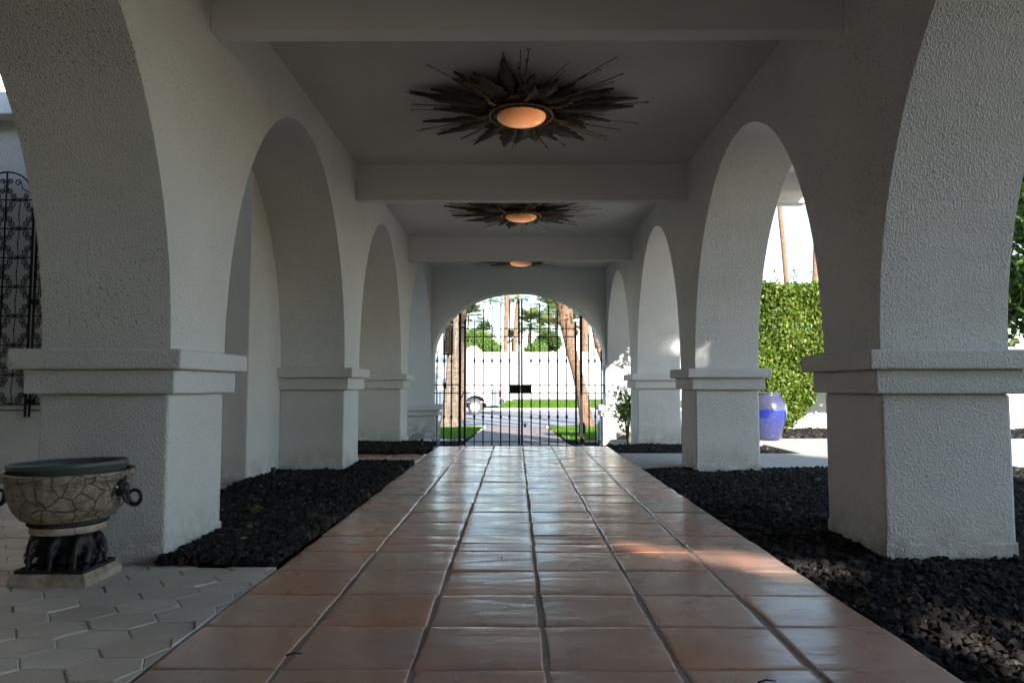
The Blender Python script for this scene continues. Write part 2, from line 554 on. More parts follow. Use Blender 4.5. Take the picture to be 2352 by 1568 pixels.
def tiles(name, xs, ys, z0, gx=0.0072, gy=0.0026, mat=M_TILE, zf=None, n=12):
    V, F, C = [], [], []
    off = 0
    u = np.concatenate([[0, .012, .035], np.linspace(.10, .90, n - 6), [.965, .988, 1]])
    for i in range(len(xs) - 1):
        for j in range(len(ys) - 1):
            jit = RNG.normal(0, 0.0018, 8)
            xa, xb = xs[i] + gx + jit[0], xs[i + 1] - gx + jit[1]
            ya, yb = ys[j] + gy + jit[2], ys[j + 1] - gy + jit[3]
            if yb - ya < 0.03: continue
            U, W = np.meshgrid(u, u, indexing='ij')
            ed = np.minimum(np.minimum(U, 1 - U) * (xb - xa), np.minimum(W, 1 - W) * (yb - ya))
            lift = -0.0020 * np.exp(-ed / 0.0028)
            a1, a2, a3, p1, p2 = RNG.normal(0, 0.0007, 3).tolist() + RNG.uniform(0, 6.3, 2).tolist()
            und = 0.0007 * np.sin(W * 6 + p1 + U * 1.5) + 0.0004 * np.sin(U * 5 + p2) + a1 * (U - .5) * 2 + a2 * (W - .5) * 2
            X = xa + (xb - xa) * U + 0.0022 * np.sin(W * 5 + p1)
            Yy = ya + (yb - ya) * W + 0.0014 * np.sin(U * 6 + p2)
            Z = z0 + a3 + und + lift
            if zf: Z = Z + np.vectorize(zf)(Yy)
            top = np.stack([X, Yy, Z], -1).reshape(-1, 3)
            V.append(top)
            idx = np.arange(n * n).reshape(n, n) + off
            f = np.stack([idx[:-1, :-1], idx[1:, :-1], idx[1:, 1:], idx[:-1, 1:]], -1).reshape(-1, 4)
            F.append(f)
            # skirt
            ring = np.concatenate([idx[:, 0], idx[-1, 1:], idx[-2::-1, -1], idx[0, -2:0:-1]])
            low = top[ring - off].copy(); low[:, 2] -= 0.02
            V.append(low)
            li = np.arange(len(ring)) + off + n * n
            F.append(np.stack([ring, li, np.roll(li, -1), np.roll(ring, -1)], -1))
            C.append(np.full(len(f) + len(ring), RNG.uniform(0, 1)))
            off += n * n + len(ring)
    o = fast_mesh(name, np.concatenate(V), np.concatenate(F), mat, None, True, np.concatenate(C))
    return tag(o, kind='structure')


tiles('tile_path', XG, YR, 0.0)
mb = MB(); mb.box(XG[0] + 0.004, XG[-1] - 0.004, YR[0], 8.15, -0.34, -0.0042)
tag(mb.build('path_grout', M_GROUT, bevel=0.004), kind='structure')
# branch of the path to the left arch
tiles('tile_path_branch', [XG[0] - 0.3315 * i for i in range(7, -1, -1)], [6.42, 6.735, 7.05, 7.25], -0.004)
mb = MB(); mb.box(XG[0] - 2.3, XG[0] - 0.004, 6.43, 7.24, -0.2, -0.010)
tag(mb.build('branch_grout', M_GROUT), kind='structure')
# lower path past the gate
LX = [-0.95 + i * 0.475 for i in range(5)]
ys = [11.2 + 0.475 * i for i in range(29)]
tiles('lower_tile_path', LX, ys, 0.05, 0.012, 0.006, mat=M_OLDTILE, zf=gz, n=8)
sheet('lower_path_grout', [10.9, 11, 12.6, 18.8, 24.5], -0.96, 0.96, 0.042, M_GROUT)

# --- pavers on the left terrace
V, F, C = [], [], []
off = 0
PW, PD = 0.215, 0.142
for i in range(-30, 30):
    for j in range(-32, 20):
        cx = -0.955 - 0.14 + (i + 0.5) * PW * 0.755
        cy = 2.62 + j * PD + (0.5 * PD if i % 2 else 0)
        if cx < -4.6 or cx > XG[0] + 0.1 or cy < -1.2 or cy > 5.1: continue
        hw, hd, k = PW / 2 - 0.0012, PD / 2 - 0.001, 0.052
        pts = [(-hw, 0), (-hw + k, -hd), (hw - k, -hd), (hw, 0), (hw - k, hd), (-hw + k, hd)]
        P = np.array([(cx + a, cy + b) for a, b in pts])
        P[:, 0] = np.minimum(P[:, 0], XG[0] - 0.006)
        P[:, 1] = np.minimum(P[:, 1], np.where(P[:, 0] > -1.40, 2.735, np.where(P[:, 0] > -1.94, 2.83, 4.995)))
        if P[:, 0].max() - P[:, 0].min() < 0.03 or P[:, 1].max() - P[:, 1].min() < 0.02: continue
        c = P.mean(0)
        tz = RNG.normal(0, 0.0012); tx, ty = RNG.normal(0, 0.008, 2)
        def zz(Q): return 0.0 + tz + (Q[:, 0] - c[0]) * tx + (Q[:, 1] - c[1]) * ty
        inn = c + (P - c) * 0.95
        A = np.c_[inn, zz(inn)]; B = np.c_[P, zz(P) - 0.003]; D = np.c_[P, zz(P) - 0.03]
        V += [A, B, D]
        a = np.arange(6) + off
        F.append(np.array([[a[0], a[1], a[2], a[3]], [a[0], a[3], a[4], a[5]]]))
        for r in (0, 6):
            q0, q1 = a + r, a + r + 6
            F.append(np.stack([q0, q1, np.roll(q1, -1), np.roll(q0, -1)], -1))
        C.append(np.full(14, RNG.uniform())); off += 18
tag(fast_mesh('paved_terrace', np.concatenate(V), np.concatenate(F), M_PAVER, None, False, np.concatenate(C)), kind='structure')
mb = MB(); mb.box(-5, XG[0] - 0.001, -1.3, 2.735, -0.1, -0.007); mb.box(-5, -1.40, 2.735, 2.83, -0.1, -0.0073); mb.box(-5, -1.945, 2.83, 5.0, -0.1, -0.0075)
tag(mb.build('terrace_bed', simple('joint_sand', (0.30, 0.26, 0.22), 0.95)), kind='structure')

# --- concrete drive on the right and slabs
mb = MB()
mb.box(XG[-1] + 0.006, 16, 6.12, 7.38, -0.15, -0.006)
mb.box(3.0, 16, 7.38, 9.5, -0.15, -0.0095)
mb.box(2.3, 3.0, 8.55, 9.5, -0.15, -0.009)
tag(mb.build('concrete_drive', M_CONC, bevel=0.006), kind='structure')
mb = MB()
for (pts) in ([at(1382, 1028, 8.1), at(1402, 1016, 9.6), at(1440, 1018, 9.6), at(1425, 1028, 8.2)],
              [at(1010, 1025, 8.1), at(990, 1014, 9.6), at(960, 1016, 9.6), at(985, 1028, 8.2)]):
    top = [Vector((p.x, p.y, -0.03)) for p in pts]
    lo = [Vector((p.x, p.y, -0.25)) for p in pts]
    mb.add(top + lo, [(0, 1, 2, 3), (7, 6, 5, 4), (0, 4, 5, 1), (1, 5, 6, 2), (2, 6, 7, 3), (3, 7, 4, 0)])
tag(mb.build('edging_slab', M_CONC, bevel=0.01), kind='structure')

# --- street, kerbs
sheet('street', [24.6, 26, 43.0], -60, 60, 0.02, M_STREET)
mb = MB()
mb.box(-60, -1.05, 24.45, 24.62, -1, -0.69); mb.box(1.05, 60, 24.45, 24.62, -1, -0.69)
mb.box(-60, 60, 41.2, 43.0, -1, -0.765); mb.box(-60, 60, 43.0, 43.35, -1, -0.66)
tag(mb.build('kerb', simple('kerb_concrete', (0.60, 0.58, 0.54), 0.85), bevel=0.02), kind='structure')


# --- grass
def grass(name, x0, x1, y0, y1, n, zf, h=0.05, edge=None):
    X = RNG.uniform(x0, x1, n); Y = RNG.uniform(y0, y1, n)
    if edge is not None:
        k = edge(X, Y); X, Y = X[k], Y[k]
    n = len(X)
    Z = np.vectorize(zf)(Y)
    a = RNG.uniform(0, 6.28, n); hh = h * RNG.uniform(0.6, 1.3, n); wd = h * 0.30
    dx, dy = np.cos(a) * wd, np.sin(a) * wd
    lx, ly = RNG.normal(0, h * 0.4, (2, n))
    V = np.stack([np.c_[X - dx, Y - dy, Z], np.c_[X + dx, Y + dy, Z], np.c_[X + lx, Y + ly, Z + hh]], 1).reshape(-1, 3)
    F = np.arange(3 * n).reshape(n, 3)
    return tag(fast_mesh(name, V, F, M_GRASS, None, False, RNG.uniform(0, 0.9, n)), kind='stuff')


M_TURF = simple('turf', (0.09, 0.19, 0.018), 0.95, 0, 0.35, 8, 0.02, 0.1)


def far_z(Y):
    t = min(1, max(0, (Y - 43.35) / 6.5))
    return -0.68 + 0.36 * (t * t * (3 - 2 * t))


def lawn_edge(s):
    def f(X, Y):
        c = 1.02 + np.clip((Y - 21.5) / 3, 0, 1) ** 2 * 2.2
        return (s * X > c)
    return f


lz = lambda Y: gz(Y) + 0.05
for s in (-1, 1):
    mb = MB()
    yy = [14.4 + i * 0.5 for i in range(21)]
    for a, b in zip(yy, yy[1:]):
        ca = 1.02 + max(0, min(1, (a - 21.5) / 3)) ** 2 * 2.2; cb = 1.02 + max(0, min(1, (b - 21.5) / 3)) ** 2 * 2.2
        if a < 14.9 and s < 0: ca = 1.15
        mb.quad((s * ca, a, lz(a)), (s * 9, a, lz(a)), (s * 9, b, lz(b)), (s * cb, b, lz(b)))
    tag(mb.build('lawn', M_TURF, weld=True), kind='structure')
    o = grass('grass', *((-5.5, -1.0) if s < 0 else (1.0, 5.5)), 14.5, 24.4, 42000, lz, 0.045, lawn_edge(s))
ys = [43.36 + i * 0.5 for i in range(15)]
sheet('far_lawn', ys + [60], -60, 60, 0, M_TURF, zf=far_z)
grass('grass', -6, 9, 43.5, 50, 40000, far_z, 0.08)


# --- lava rock beds
def ico(sub):
    bm = bmesh.new(); bmesh.ops.create_icosphere(bm, subdivisions=sub, radius=1)
    V = np.array([v.co[:] for v in bm.verts]); F = np.array([[v.index for v in f.verts] for f in bm.faces]); bm.free()
    return V, F


def hn(x, y, s=1.0):
    return noise.noise(Vector((x * s, y * s, 3.3)))


def rocks(name, region, spacing, sub, rmin, rmax, zbase, amp, layers=1):
    """region: list of (x0,x1,y0,y1); skip: footprints of piers"""
    Vt, Ft = ico(sub)
    temps = []
    for k in range(14):
        D = Vt * (1 + 0.30 * np.array([noise.noise(Vector(p * 1.7 + k * 9.1)) for p in Vt])[:, None] * 1.6)
        D = D * (1 + 0.12 * RNG.normal(0, 1, (len(D), 1)))
        D = D * RNG.uniform(0.75, 1.2, (1, 3))
        temps.append(D)
    P = []
    for (x0, x1, y0, y1) in region:
        nx, ny = int((x1 - x0) / spacing), int((y1 - y0) / spacing)
        gx, gy = np.meshgrid(np.arange(nx), np.arange(ny), indexing='ij')
        for L in range(layers):
            X = x0 + (gx.ravel() + RNG.uniform(0, 1, nx * ny)) * spacing
            Y = y0 + (gy.ravel() + RNG.uniform(0, 1, nx * ny)) * spacing
            P.append(np.c_[X, Y, np.full(len(X), L * 0.012)])
    P = np.concatenate(P)
    keep = np.ones(len(P), bool)
    for (a, b, c, d) in FOOT:
        keep &= ~((P[:, 0] > a) & (P[:, 0] < b) & (P[:, 1] > c) & (P[:, 1] < d))
    P = P[keep]
    n = len(P)
    h = np.array([hn(p[0], p[1], 2.5) for p in P]) * amp
    rad = RNG.uniform(rmin, rmax, n) * (1 + 0.5 * (RNG.uniform(0, 1, n) > 0.93))
    P[:, 2] += zbase(P) + h
    q = RNG.normal(0, 1, (n, 4)); q /= np.linalg.norm(q, axis=1)[:, None]
    a, b, c, d = q.T
    Rm = np.stack([1 - 2 * (c * c + d * d), 2 * (b * c - a * d), 2 * (b * d + a * c), 2 * (b * c + a * d), 1 - 2 * (b * b + d * d), 2 * (c * d - a * b),
                   2 * (b * d - a * c), 2 * (c * d + a * b), 1 - 2 * (b * b + c * c)], -1).reshape(n, 3, 3)
    T = np.stack(temps)[RNG.integers(0, 14, n)]
    V = np.einsum('nij,nkj->nki', Rm, T) * rad[:, None, None] + P[:, None, :]
    F = (np.arange(n)[:, None, None] * len(Vt) + Ft[None]).reshape(-1, 3)
    col = np.repeat(RNG.uniform(0, 1, n), len(Ft))
    return tag(fast_mesh(name, V.reshape(-1, 3), F, M_ROCK, None, False, col), kind='stuff')


AL, AR, TH, WD = 1.40, 1.495, 0.523, 0.528
LY = [-3.0, -0.10, 2.81, 5.68, 8.47]
RY = [-3.0, 2.87, 5.83, 8.61]
YE = 11.49
FOOT = []
for y in LY[1:]: FOOT.append((-AL - WD + 0.01, -AL - 0.012, y + 0.012, y + TH - 0.01))
for y in RY[1:]: FOOT.append((AR + 0.012, AR + WD - 0.01, y + 0.012, y + TH - 0.01))
flat = lambda P: np.where(P[:, 0] > 0, -0.035, -0.004) + 0.014 * np.clip(np.minimum(np.abs(P[:, 0] - XG[0]), np.abs(P[:, 0] - XG[-1])) / 0.25, 0, 1)
rocks('lava_rock_bed', [(-1.395, XG[0] - 0.012, 2.75, 3.35), (-1.925, XG[0] - 0.012, 3.35, 4.4), ], 0.0225, 2, 0.010, 0.0175, flat, 0.018, 2)
rocks('lava_rock_bed', [(XG[-1] + 0.018, 2.75, 1.05, 4.3)], 0.0255, 2, 0.011, 0.0215, flat, 0.024, 2)
rocks('lava_rock_bed', [(-1.925, XG[0] - 0.012, 4.4, 6.41), (XG[-1] + 0.014, 4.9, 4.3, 6.1), (2.75, 4.6, 2.0, 4.3), (-2.3, XG[0] - 0.05, 7.27, 8.6),
                        (XG[-1] + 0.02, 2.9, 7.4, 8.45)], 0.026, 1, 0.012, 0.020, flat, 0.02, 2)
gzs = lambda P: np.array([gz(y) for y in P[:, 1]]) + 0.03
rocks('lava_rock_bed', [(-5, -1.0, 11.9, 14.2), (1.0, 5, 11.9, 14.2), (-3.2, -0.95, 8.6, 11.2), (1.1, 3, 8.6, 10.9)], 0.045, 1, 0.02, 0.034, gzs, 0.03, 1)
rocks('lava_rock_bed', [(2.4, 13, 9.5, 11.28)], 0.045, 1, 0.02, 0.034, lambda P: 0.0 * P[:, 0], 0.02, 1)
mb = MB()
for (a, b, c, d) in [(-1.39, XG[0] - 0.006, 2.74, 3.3), (-1.94, XG[0] - 0.006, 3.3, 6.43), (XG[-1] + 0.006, 5.2, 0.2, 6.12), (-2.4, XG[0] - 0.006, 7.25, 8.6), (XG[-1] + 0.008, 3.0, 7.38, 8.55), (2.35, 14, 9.5, 11.3)]:
    mb.box(a, b, c, d, -0.14, -0.040)
for s in (-1, 1):
    for (a, b) in ((8.3, 8.6), (8.6, 11), (11, 12.6), (12.6, 14.4)):
        mb.quad((s * 0.97, a, gz(a) + .02), (s * 6, a, gz(a) + .02), (s * 6, b, gz(b) + .02), (s * 0.97, b, gz(b) + .02))
tag(mb.build('soil', M_SOIL), kind='structure')
# pale mowing strip in front of the left lawn
mb = MB(); mb.add([(-5, 14.2, gz(14.2) + .055), (-1.1, 13.4, gz(13.4) + .055), (-1.02, 14.0, gz(14) + .055), (-1.1, 14.5, gz(14.5) + .055), (-5, 14.6, gz(14.6) + .055)], [(0, 1, 2, 3, 4)])
tag(mb.build('mowing_strip', M_CONC), kind='structure')

# ---------------------------------------------------------------- the arcade
arc = empty('arcade', (0, 5, 0), 'white stucco arcade with round arches, square piers and a beamed ceiling over the tile path', 'arcade')
ZC, ZB, ZR = 2.635, 2.317, 2.90
Z0, Z1, Z2 = 0.667, 0.766, 0.846


def arcade_wall(name, xi, xo, ys, yend, z_spring=Z2, crown=2.41):
    """one long wall with an arch in every bay; xi inner face, xo outer face"""
    mb = MB()
    N = 40
    for k, y0 in enumerate(ys):
        a = y0 + TH
        b = ys[k + 1] if k + 1 < len(ys) else yend
        # shaft above the impost
        for x in (xi, xo):
            mb.quad((x, y0, z_spring), (x, a, z_spring), (x, a, ZR), (x, y0, ZR))
        mb.quad((xi, y0, z_spring), (xo, y0, z_spring), (xo, a, z_spring), (xi, a, z_spring))
        c, r = (a + b) / 2, (b - a) / 2
        pr = []
        for i in range(N + 1):
            t = math.pi * i / N
            cc, ss = -math.cos(t), math.sin(t)
            e = 1.0
            if b - a > 4:   # unseen first opening made long to let sun in: flat lintel, same quarter curve
                r = 1.2; c = b - r
            pr.append((c + r * cc, z_spring + (crown - z_spring) * abs(ss) ** 1.02))
            if b - a > 4 and cc < 0: pr[-1] = (a + (c - a) * i / (N / 2), crown - 0.9 * max(0, 1 - i / 6) ** 2)
        for (p, q) in zip(pr, pr[1:]):
            for x in (xi, xo):
                mb.quad((x, p[0], p[1]), (x, q[0], q[1]), (x, q[0], ZR), (x, p[0], ZR))
            mb.quad((xi, p[0], p[1]), (xo, p[0], p[1]), (xo, q[0], q[1]), (xi, q[0], q[1]))
            mb.quad((xi, p[0], ZR), (xo, p[0], ZR), (xo, q[0], ZR), (xi, q[0], ZR))
        mb.quad((xi, y0, ZR), (xo, y0, ZR), (xo, a, ZR), (xi, a, ZR))
    y0 = ys[0]
    mb.quad((xi, y0, z_spring), (xo, y0, z_spring), (xo, y0, ZR), (xi, y0, ZR))
    mb.quad((xi, yend, z_spring), (xo, yend, z_spring), (xo, yend, ZR), (xi, yend, ZR))
    o = mb.build(name, M_WALL, arc, bevel=0.014, weld=True, seg=3)
    return o


def fix_parent(o):
    o.matrix_parent_inverse = o.parent.matrix_world.inverted() if False else Matrix.Translation(-o.parent.location)
    return o


fix_parent(arcade_wall('wall', -AL, -AL - WD, LY, YE))
fix_parent(arcade_wall('wall', AR, AR + WD, RY, YE))


def pier(x0, x1, y0, y1, zb=-0.25, bands=((Z1, Z2, 0.08), (Z0, Z1, 0.04)), ztop=Z0, sides=(1, 1, 1, 1)):
    mb = MB(); mb.box(x0, x1, y0, y1, zb, ztop)
    p = fix_parent(mb.build('pier', M_PIER, arc, bevel=0.014, seg=3))
    # thicker render coat left at the foot
    fb = MB(); n = 22
    per = []
    for i in range(n + 1): per.append((x0 + (x1 - x0) * i / n, y0, 0, -1))
    for i in range(1, n + 1): per.append((x1, y0 + (y1 - y0) * i / n, 1, 0))
    for i in range(1, n + 1): per.append((x1 - (x1 - x0) * i / n, y1, 0, 1))
    for i in range(1, n): per.append((x0, y1 - (y1 - y0) * i / n, -1, 0))
    base = 0.0 if zb > -0.3 else zb + 0.2
    vs = []
    for (x, y, nx, ny) in per:
        z = base + 0.062 + 0.02 * hn(x, y, 9) + 0.012 * hn(x, y, 37)
        vs += [(x + nx * .005, y + ny * .005, zb), (x + nx * .005, y + ny * .005, z), (x + nx * .0006, y + ny * .0006, z + 0.004)]
    m = len(per)
    fs = []
    for i in range(m):
        j = (i + 1) % m
        for k in (0, 1): fs.append((i * 3 + k, j * 3 + k, j * 3 + k + 1, i * 3 + k + 1))
    fb.add(vs, fs, False)
    f = fb.build('footing', M_PIER, p)
    im = MB()
    for (a, b, e) in bands:
        im.box(x0 - e * sides[0], x1 + e * sides[1], y0 - e * sides[2], y1 + e * sides[3], a, b - 0.0005)
    im.build('impost', M_PIER, p, bevel=0.009, seg=3)
    return p


for y in LY: pier(-AL - WD, -AL, y, y + TH)
for y in RY: pier(AR, AR + WD, y, y + TH)

# ceiling, roof and beams
mb = MB(); mb.box(-AL - 0.01, AR + 0.01, -3.2, YE + 0.01, ZC, ZC + 0.1)
fix_parent(mb.build('ceiling', M_CEIL, arc))
mb = MB(); mb.box(-AL - WD - 0.12, AR + WD + 0.35, -3.3, YE + 0.75, ZR + 0.002, ZR + 0.22)
fix_parent(mb.build('roof', M_BEAM, arc, bevel=0.01))
for y in (-2.78, 0.16, 3.085, 6.0, 8.93):
    mb = MB(); mb.box(-AL - 0.004, AR + 0.004, y, y + 0.10, ZB, ZC + 0.02)
    fix_parent(mb.build('beam', M_BEAM, arc, bevel=0.006))

# end wall with the gate arch
XC, HW = 0.045, 1.425
GZ = -0.42
SPR, CRN = 1.12, 2.265
T2 = 0.42
mb = MB()
N = 64
xl, xr = -AL - WD, AR + WD
cur = []
for i in range(N + 1):
    t = math.pi * i / N
    cur.append((XC - HW * math.cos(t), SPR + (CRN - SPR) * math.sin(t) ** 0.97))
for Y in (YE, YE + T2):
    for (p, q) in zip(cur, cur[1:]):
        mb.quad((p[0], Y, p[1]), (q[0], Y, q[1]), (q[0], Y, ZR), (p[0], Y, ZR))
    for (a, b) in ((xl, XC - HW), (XC + HW, xr)):
        mb.quad((a, Y, 0.393), (b, Y, 0.393), (b, Y, SPR), (a, Y, SPR))
        mb.quad((a, Y, SPR), (b, Y, SPR), (b, Y, ZR), (a, Y, ZR))
for (p, q) in zip(cur, cur[1:]):
    mb.quad((p[0], YE, p[1]), (q[0], YE, q[1]), (q[0], YE + T2, q[1]), (p[0], YE + T2, p[1]))
for x in (XC - HW, XC + HW): mb.quad((x, YE, 0.393), (x, YE, SPR), (x, YE + T2, SPR), (x, YE + T2, 0.393))
for x in (xl, xr):
    mb.quad((x, YE, 0.393), (x, YE, SPR), (x, YE + T2, SPR), (x, YE + T2, 0.393))
    mb.quad((x, YE, SPR), (x, YE, ZR), (x, YE + T2, ZR), (x, YE + T2, SPR))
fix_parent(mb.build('end_wall', M_WALL, arc, bevel=0.012, weld=True, seg=3))
pier(xl, XC - HW + 0.05, YE + 0.001, YE + T2, GZ, ((0.296, 0.392, 0.075), (0.207, 0.296, 0.035)), 0.207, (0, 1, 1, 0))
pier(XC + HW - 0.05, xr, YE + 0.001, YE + T2, GZ, ((0.296, 0.392, 0.075), (0.207, 0.296, 0.035)), 0.207, (1, 0, 1, 0))

# ---------------------------------------------------------------- house wing on the left
hs = empty('house_wing', (-4, 5, 0), 'white stucco house wall behind the left arches, carrying the iron grilles', 'house')
mb = MB(); mb.box(-7.5, -AL - WD + 0.003, 5.0, 9.0, -0.2, 4.2)
fix_parent(mb.build('wall', M_WALL, hs, bevel=0.012))
mb = MB(); mb.box(-7.5, -AL - WD - 0.02, 4.86, 5.0, at(0, 262, 4.86).z, at(0, 197, 4.86).z)
fix_parent(mb.build('ledge', M_BEAM, hs, bevel=0.01))
mb = MB(); mb.box(-7.5, -AL - WD - 0.125, -3.3, 4.15, 2.92, 3.1)
fix_parent(mb.build('roof', M_BEAM, hs))
mb = MB(); mb.box(-7.5, -7.3, -3.3, 5.0, -0.1, 2.92); mb.box(-7.3, -2.2, -3.3, -3.1, -0.1, 2.92)
fix_parent(mb.build('side_wall', M_WALL, hs))
mb = MB(); mb.box(-7.5, 1.9, -3.55, -3.31, -0.1, 3.6)  # unseen wall added across the open end to stop low sun
fix_parent(mb.build('added_back_wall', M_WALL, hs))

# ---------------------------------------------------------------- drive canopy on the right
cn = empty('canopy', (5, 4, 0), 'flat white canopy roof over the drive seen through the right arch', 'canopy')
mb = MB(); mb.box(AR + WD + 0.36, 3.42, -0.3, 8.1, 3.2, 3.4)
fix_parent(mb.build('roof', M_CEIL, cn))
pt = at(1815, 466, 8.1)
mb = MB(); mb.box(AR + WD + 0.36, 3.42, 8.1, 8.24, pt.z + 0.03, 3.42); mb.box(AR + WD + 0.36, 3.42, 8.09, 8.26, pt.z, pt.z + 0.04)
mb.box(3.42, 3.47, -0.3, 8.26, 3.0, 3.425)
fix_parent(mb.build('fascia', M_WHITEWALL, cn, bevel=0.006))

# ---------------------------------------------------------------- foliage makers
def leaf_cloud(n, fn, size, mat, name, parent=None, aspect=0.5, up=0.3, fold=0.25, keep=None):
    """n four-sided leaves at points fn(n)->(n,3), random attitude"""
    P = fn(n)
    if keep is not None: P = P[keep(P)]
    n = len(P)
    D = RNG.normal(0, 1, (n, 3)); D[:, 2] += up * RNG.normal(0, 1, n); D /= np.linalg.norm(D, axis=1)[:, None]
    Q = RNG.normal(0, 1, (n, 3)); Q -= (Q * D).sum(1)[:, None] * D; Q /= np.linalg.norm(Q, axis=1)[:, None]
    Nn = np.cross(D, Q)
    s = (size * RNG.uniform(0.6, 1.35, n))[:, None]
    a = P - D * s * 0.5; b = P + Q * s * aspect * 0.5 + Nn * s * fold * .3; c = P + D * s * 0.5; d = P - Q * s * aspect * 0.5 + Nn * s * fold * .3
    V = np.stack([a, b, c, d], 1).reshape(-1, 3)
    k = np.arange(n)[:, None] * 4
    F = np.concatenate([k + [0, 1, 2], k + [0, 2, 3]], 1).reshape(-1, 3)
    cl = RNG.beta(2, 2.2, n)
    return fast_mesh(name, V, F, mat, parent, False, np.repeat(cl, 2))


def blobs(centres, shell=0.6):
    """points inside a set of ellipsoids (cx,cy,cz,rx,ry,rz), denser to the outside"""
    C = np.array(centres, float)
    wgt = C[:, 3] * C[:, 4] + C[:, 4] * C[:, 5] + C[:, 3] * C[:, 5]; wgt /= wgt.sum()
    def fn(n):
        i = RNG.choice(len(C), n, p=wgt)
        d = RNG.normal(0, 1, (n, 3)); d /= np.linalg.norm(d, axis=1)[:, None]
        r = np.clip(1 - np.abs(RNG.normal(0, 1 - shell, n)), 0.05, 1.1) * RNG.uniform(0.85, 1.08, n)
        return C[i, :3] + d * r[:, None] * C[i, 3:]
    return fn


def rand_blobs(c, size, k, r):
    out = []
    for _ in range(k):
        d = Vector(RNG.normal(0, 1, 3)).normalized() * (RNG.uniform(0.2, 1) ** 0.5)
        rr = r * RNG.uniform(0.6, 1.3)
        out.append((c[0] + d.x * size[0], c[1] + d.y * size[1], c[2] + d.z * size[2], rr, rr, rr * 0.8))
    return out


def tree(name, base, h, size, label, cat='tree', nleaf=9000, leaf=0.12, mat=None, group=None, k=16, br=0.6, trunk_r=0.14):
    t = empty(name, base, label, cat, group)
    c = (0, 0, h)
    mb = MB()
    mb.tube([(0, 0, -0.1), (0.05, 0, h * 0.4), (0, 0.05, h * 0.9)], [trunk_r, trunk_r * .75, trunk_r * .3], 8)
    B = rand_blobs(c, size, k, br)
    for b in B[:9]: mb.tube([(0.04, 0, h * 0.4), ((b[0]) * .5, b[1] * .5, (h * .5 + b[2]) / 2), b[:3]], [trunk_r * .4, trunk_r * .25, 0.015], 6)
    mb.build('trunk', M_WOOD, t)
    leaf_cloud(nleaf, blobs(B, 0.55), leaf, mat or M_LEAF, 'crown', t)
    return t


# hedge beyond the drive
def hedge_pts(n):
    m = int(n * 1.6)
    X = RNG.uniform(3.3, 6.3, m); Z = RNG.uniform(0.12, 2.17, m); Y = RNG.uniform(9.75, 11.2, m)
    f = RNG.uniform(0, 1, m)
    Y = np.where(f < 0.62, 9.75 + np.abs(RNG.normal(0, 0.10, m)), Y)
    Z = np.where((f > 0.62) & (f < 0.85), 2.17 - np.abs(RNG.normal(0, 0.06, m)), Z)
    wob = np.array([hn(a, b, 1.8) for a, b in zip(X, Z)])
    Y += wob * 0.16; Z = Z + np.where(Z > 1.9, wob * 0.16 + RNG.normal(0, .03, m), 0)
    lim = 4.20 + np.clip((Z - 0.5) / 0.4, -1, 0) * 0.38 + wob * 0.12
    lim = np.where(Z > 0.88, 9, lim)
    keep = (X < lim)
    return np.c_[X, Y, Z][keep][:n]


hd = empty('hedge', (4.4, 10.4, 0), 'tall clipped bright green hedge behind the blue glazed pot', 'hedge')
o = leaf_cloud(60000, hedge_pts, 0.058, M_HEDGE, 'foliage', hd, 0.62); fix_parent(o)
mb = MB()
for k in range(9):
    x = 3.35 + k * 0.08 + RNG.uniform(-.05, .05)
    mb.tube([(x, 10.45, -0.05), (x + .05, 10.4, 1.0), (x + RNG.uniform(-.2, .2), 10.4, 2.0)], [0.025, 0.02, 0.008], 6)
for k in range(7):
    x = RNG.uniform(3.7, 4.5)
    mb.tube([(x, 10.2, 2.0), (x + RNG.uniform(-.04, .04), 10.2, 2.25 + RNG.uniform(0, .2))], [0.006, 0.003], 4)
fix_parent(mb.build('stem', M_STEM, hd))
def twigtop(n):
    X = np.array([3.82, 4.05, 4.12, 4.35, 4.5])[RNG.integers(0, 5, n)] + RNG.normal(0, .015, n)
    return np.c_[X, np.full(n, 10.2) + RNG.normal(0, .02, n), RNG.uniform(2.15, 2.42, n)]
fix_parent(tag(leaf_cloud(60, twigtop, 0.05, M_HEDGE, 'top_shoots', hd), kind='stuff'))

# trees past the garden wall at the right, trees that shade the porch
tree('broadleaf_tree', (11.7, 15.2, 0), 3.9, (2.4, 1.6, 2.1), 'dark leafy tree above the garden wall at the right edge of the photo', nleaf=26000, leaf=0.17, k=44, br=0.8)

gw = MB(); gw.box(2.9, 16, 11.32, 11.5, -0.1, 1.33)
tag(gw.build('garden_wall', M_WHITEWALL, bevel=0.012), 'low white garden wall behind the hedge and lava rock strip', 'wall')

# ---------------------------------------------------------------- blue pot
pp = at(1764, 1006, 9.25)
pot = MB()
prof = [(0.150, 0.0), (0.155, 0.02), (0.19, 0.12), (0.232, 0.26), (0.247, 0.36), (0.243, 0.44), (0.215, 0.52), (0.172, 0.57), (0.158, 0.585), (0.172, 0.592), (0.176, 0.602), (0.170, 0.612), (0.150, 0.612), (0.145, 0.58), (0.14, 0.40)]
pot.lathe(prof, 0, 0, 48)
o = pot.build('glazed_pot', M_GLAZE, loc=(pp.x, 9.25, 0.0))
tag(o, 'large blue glazed ceramic pot on the pale drive in front of the hedge', 'pot')
mb = MB(); mb.lathe([(0.001, 0.5), (0.146, 0.5)], 0, 0, 32)
mb.build('soil_fill', M_SOIL, o)

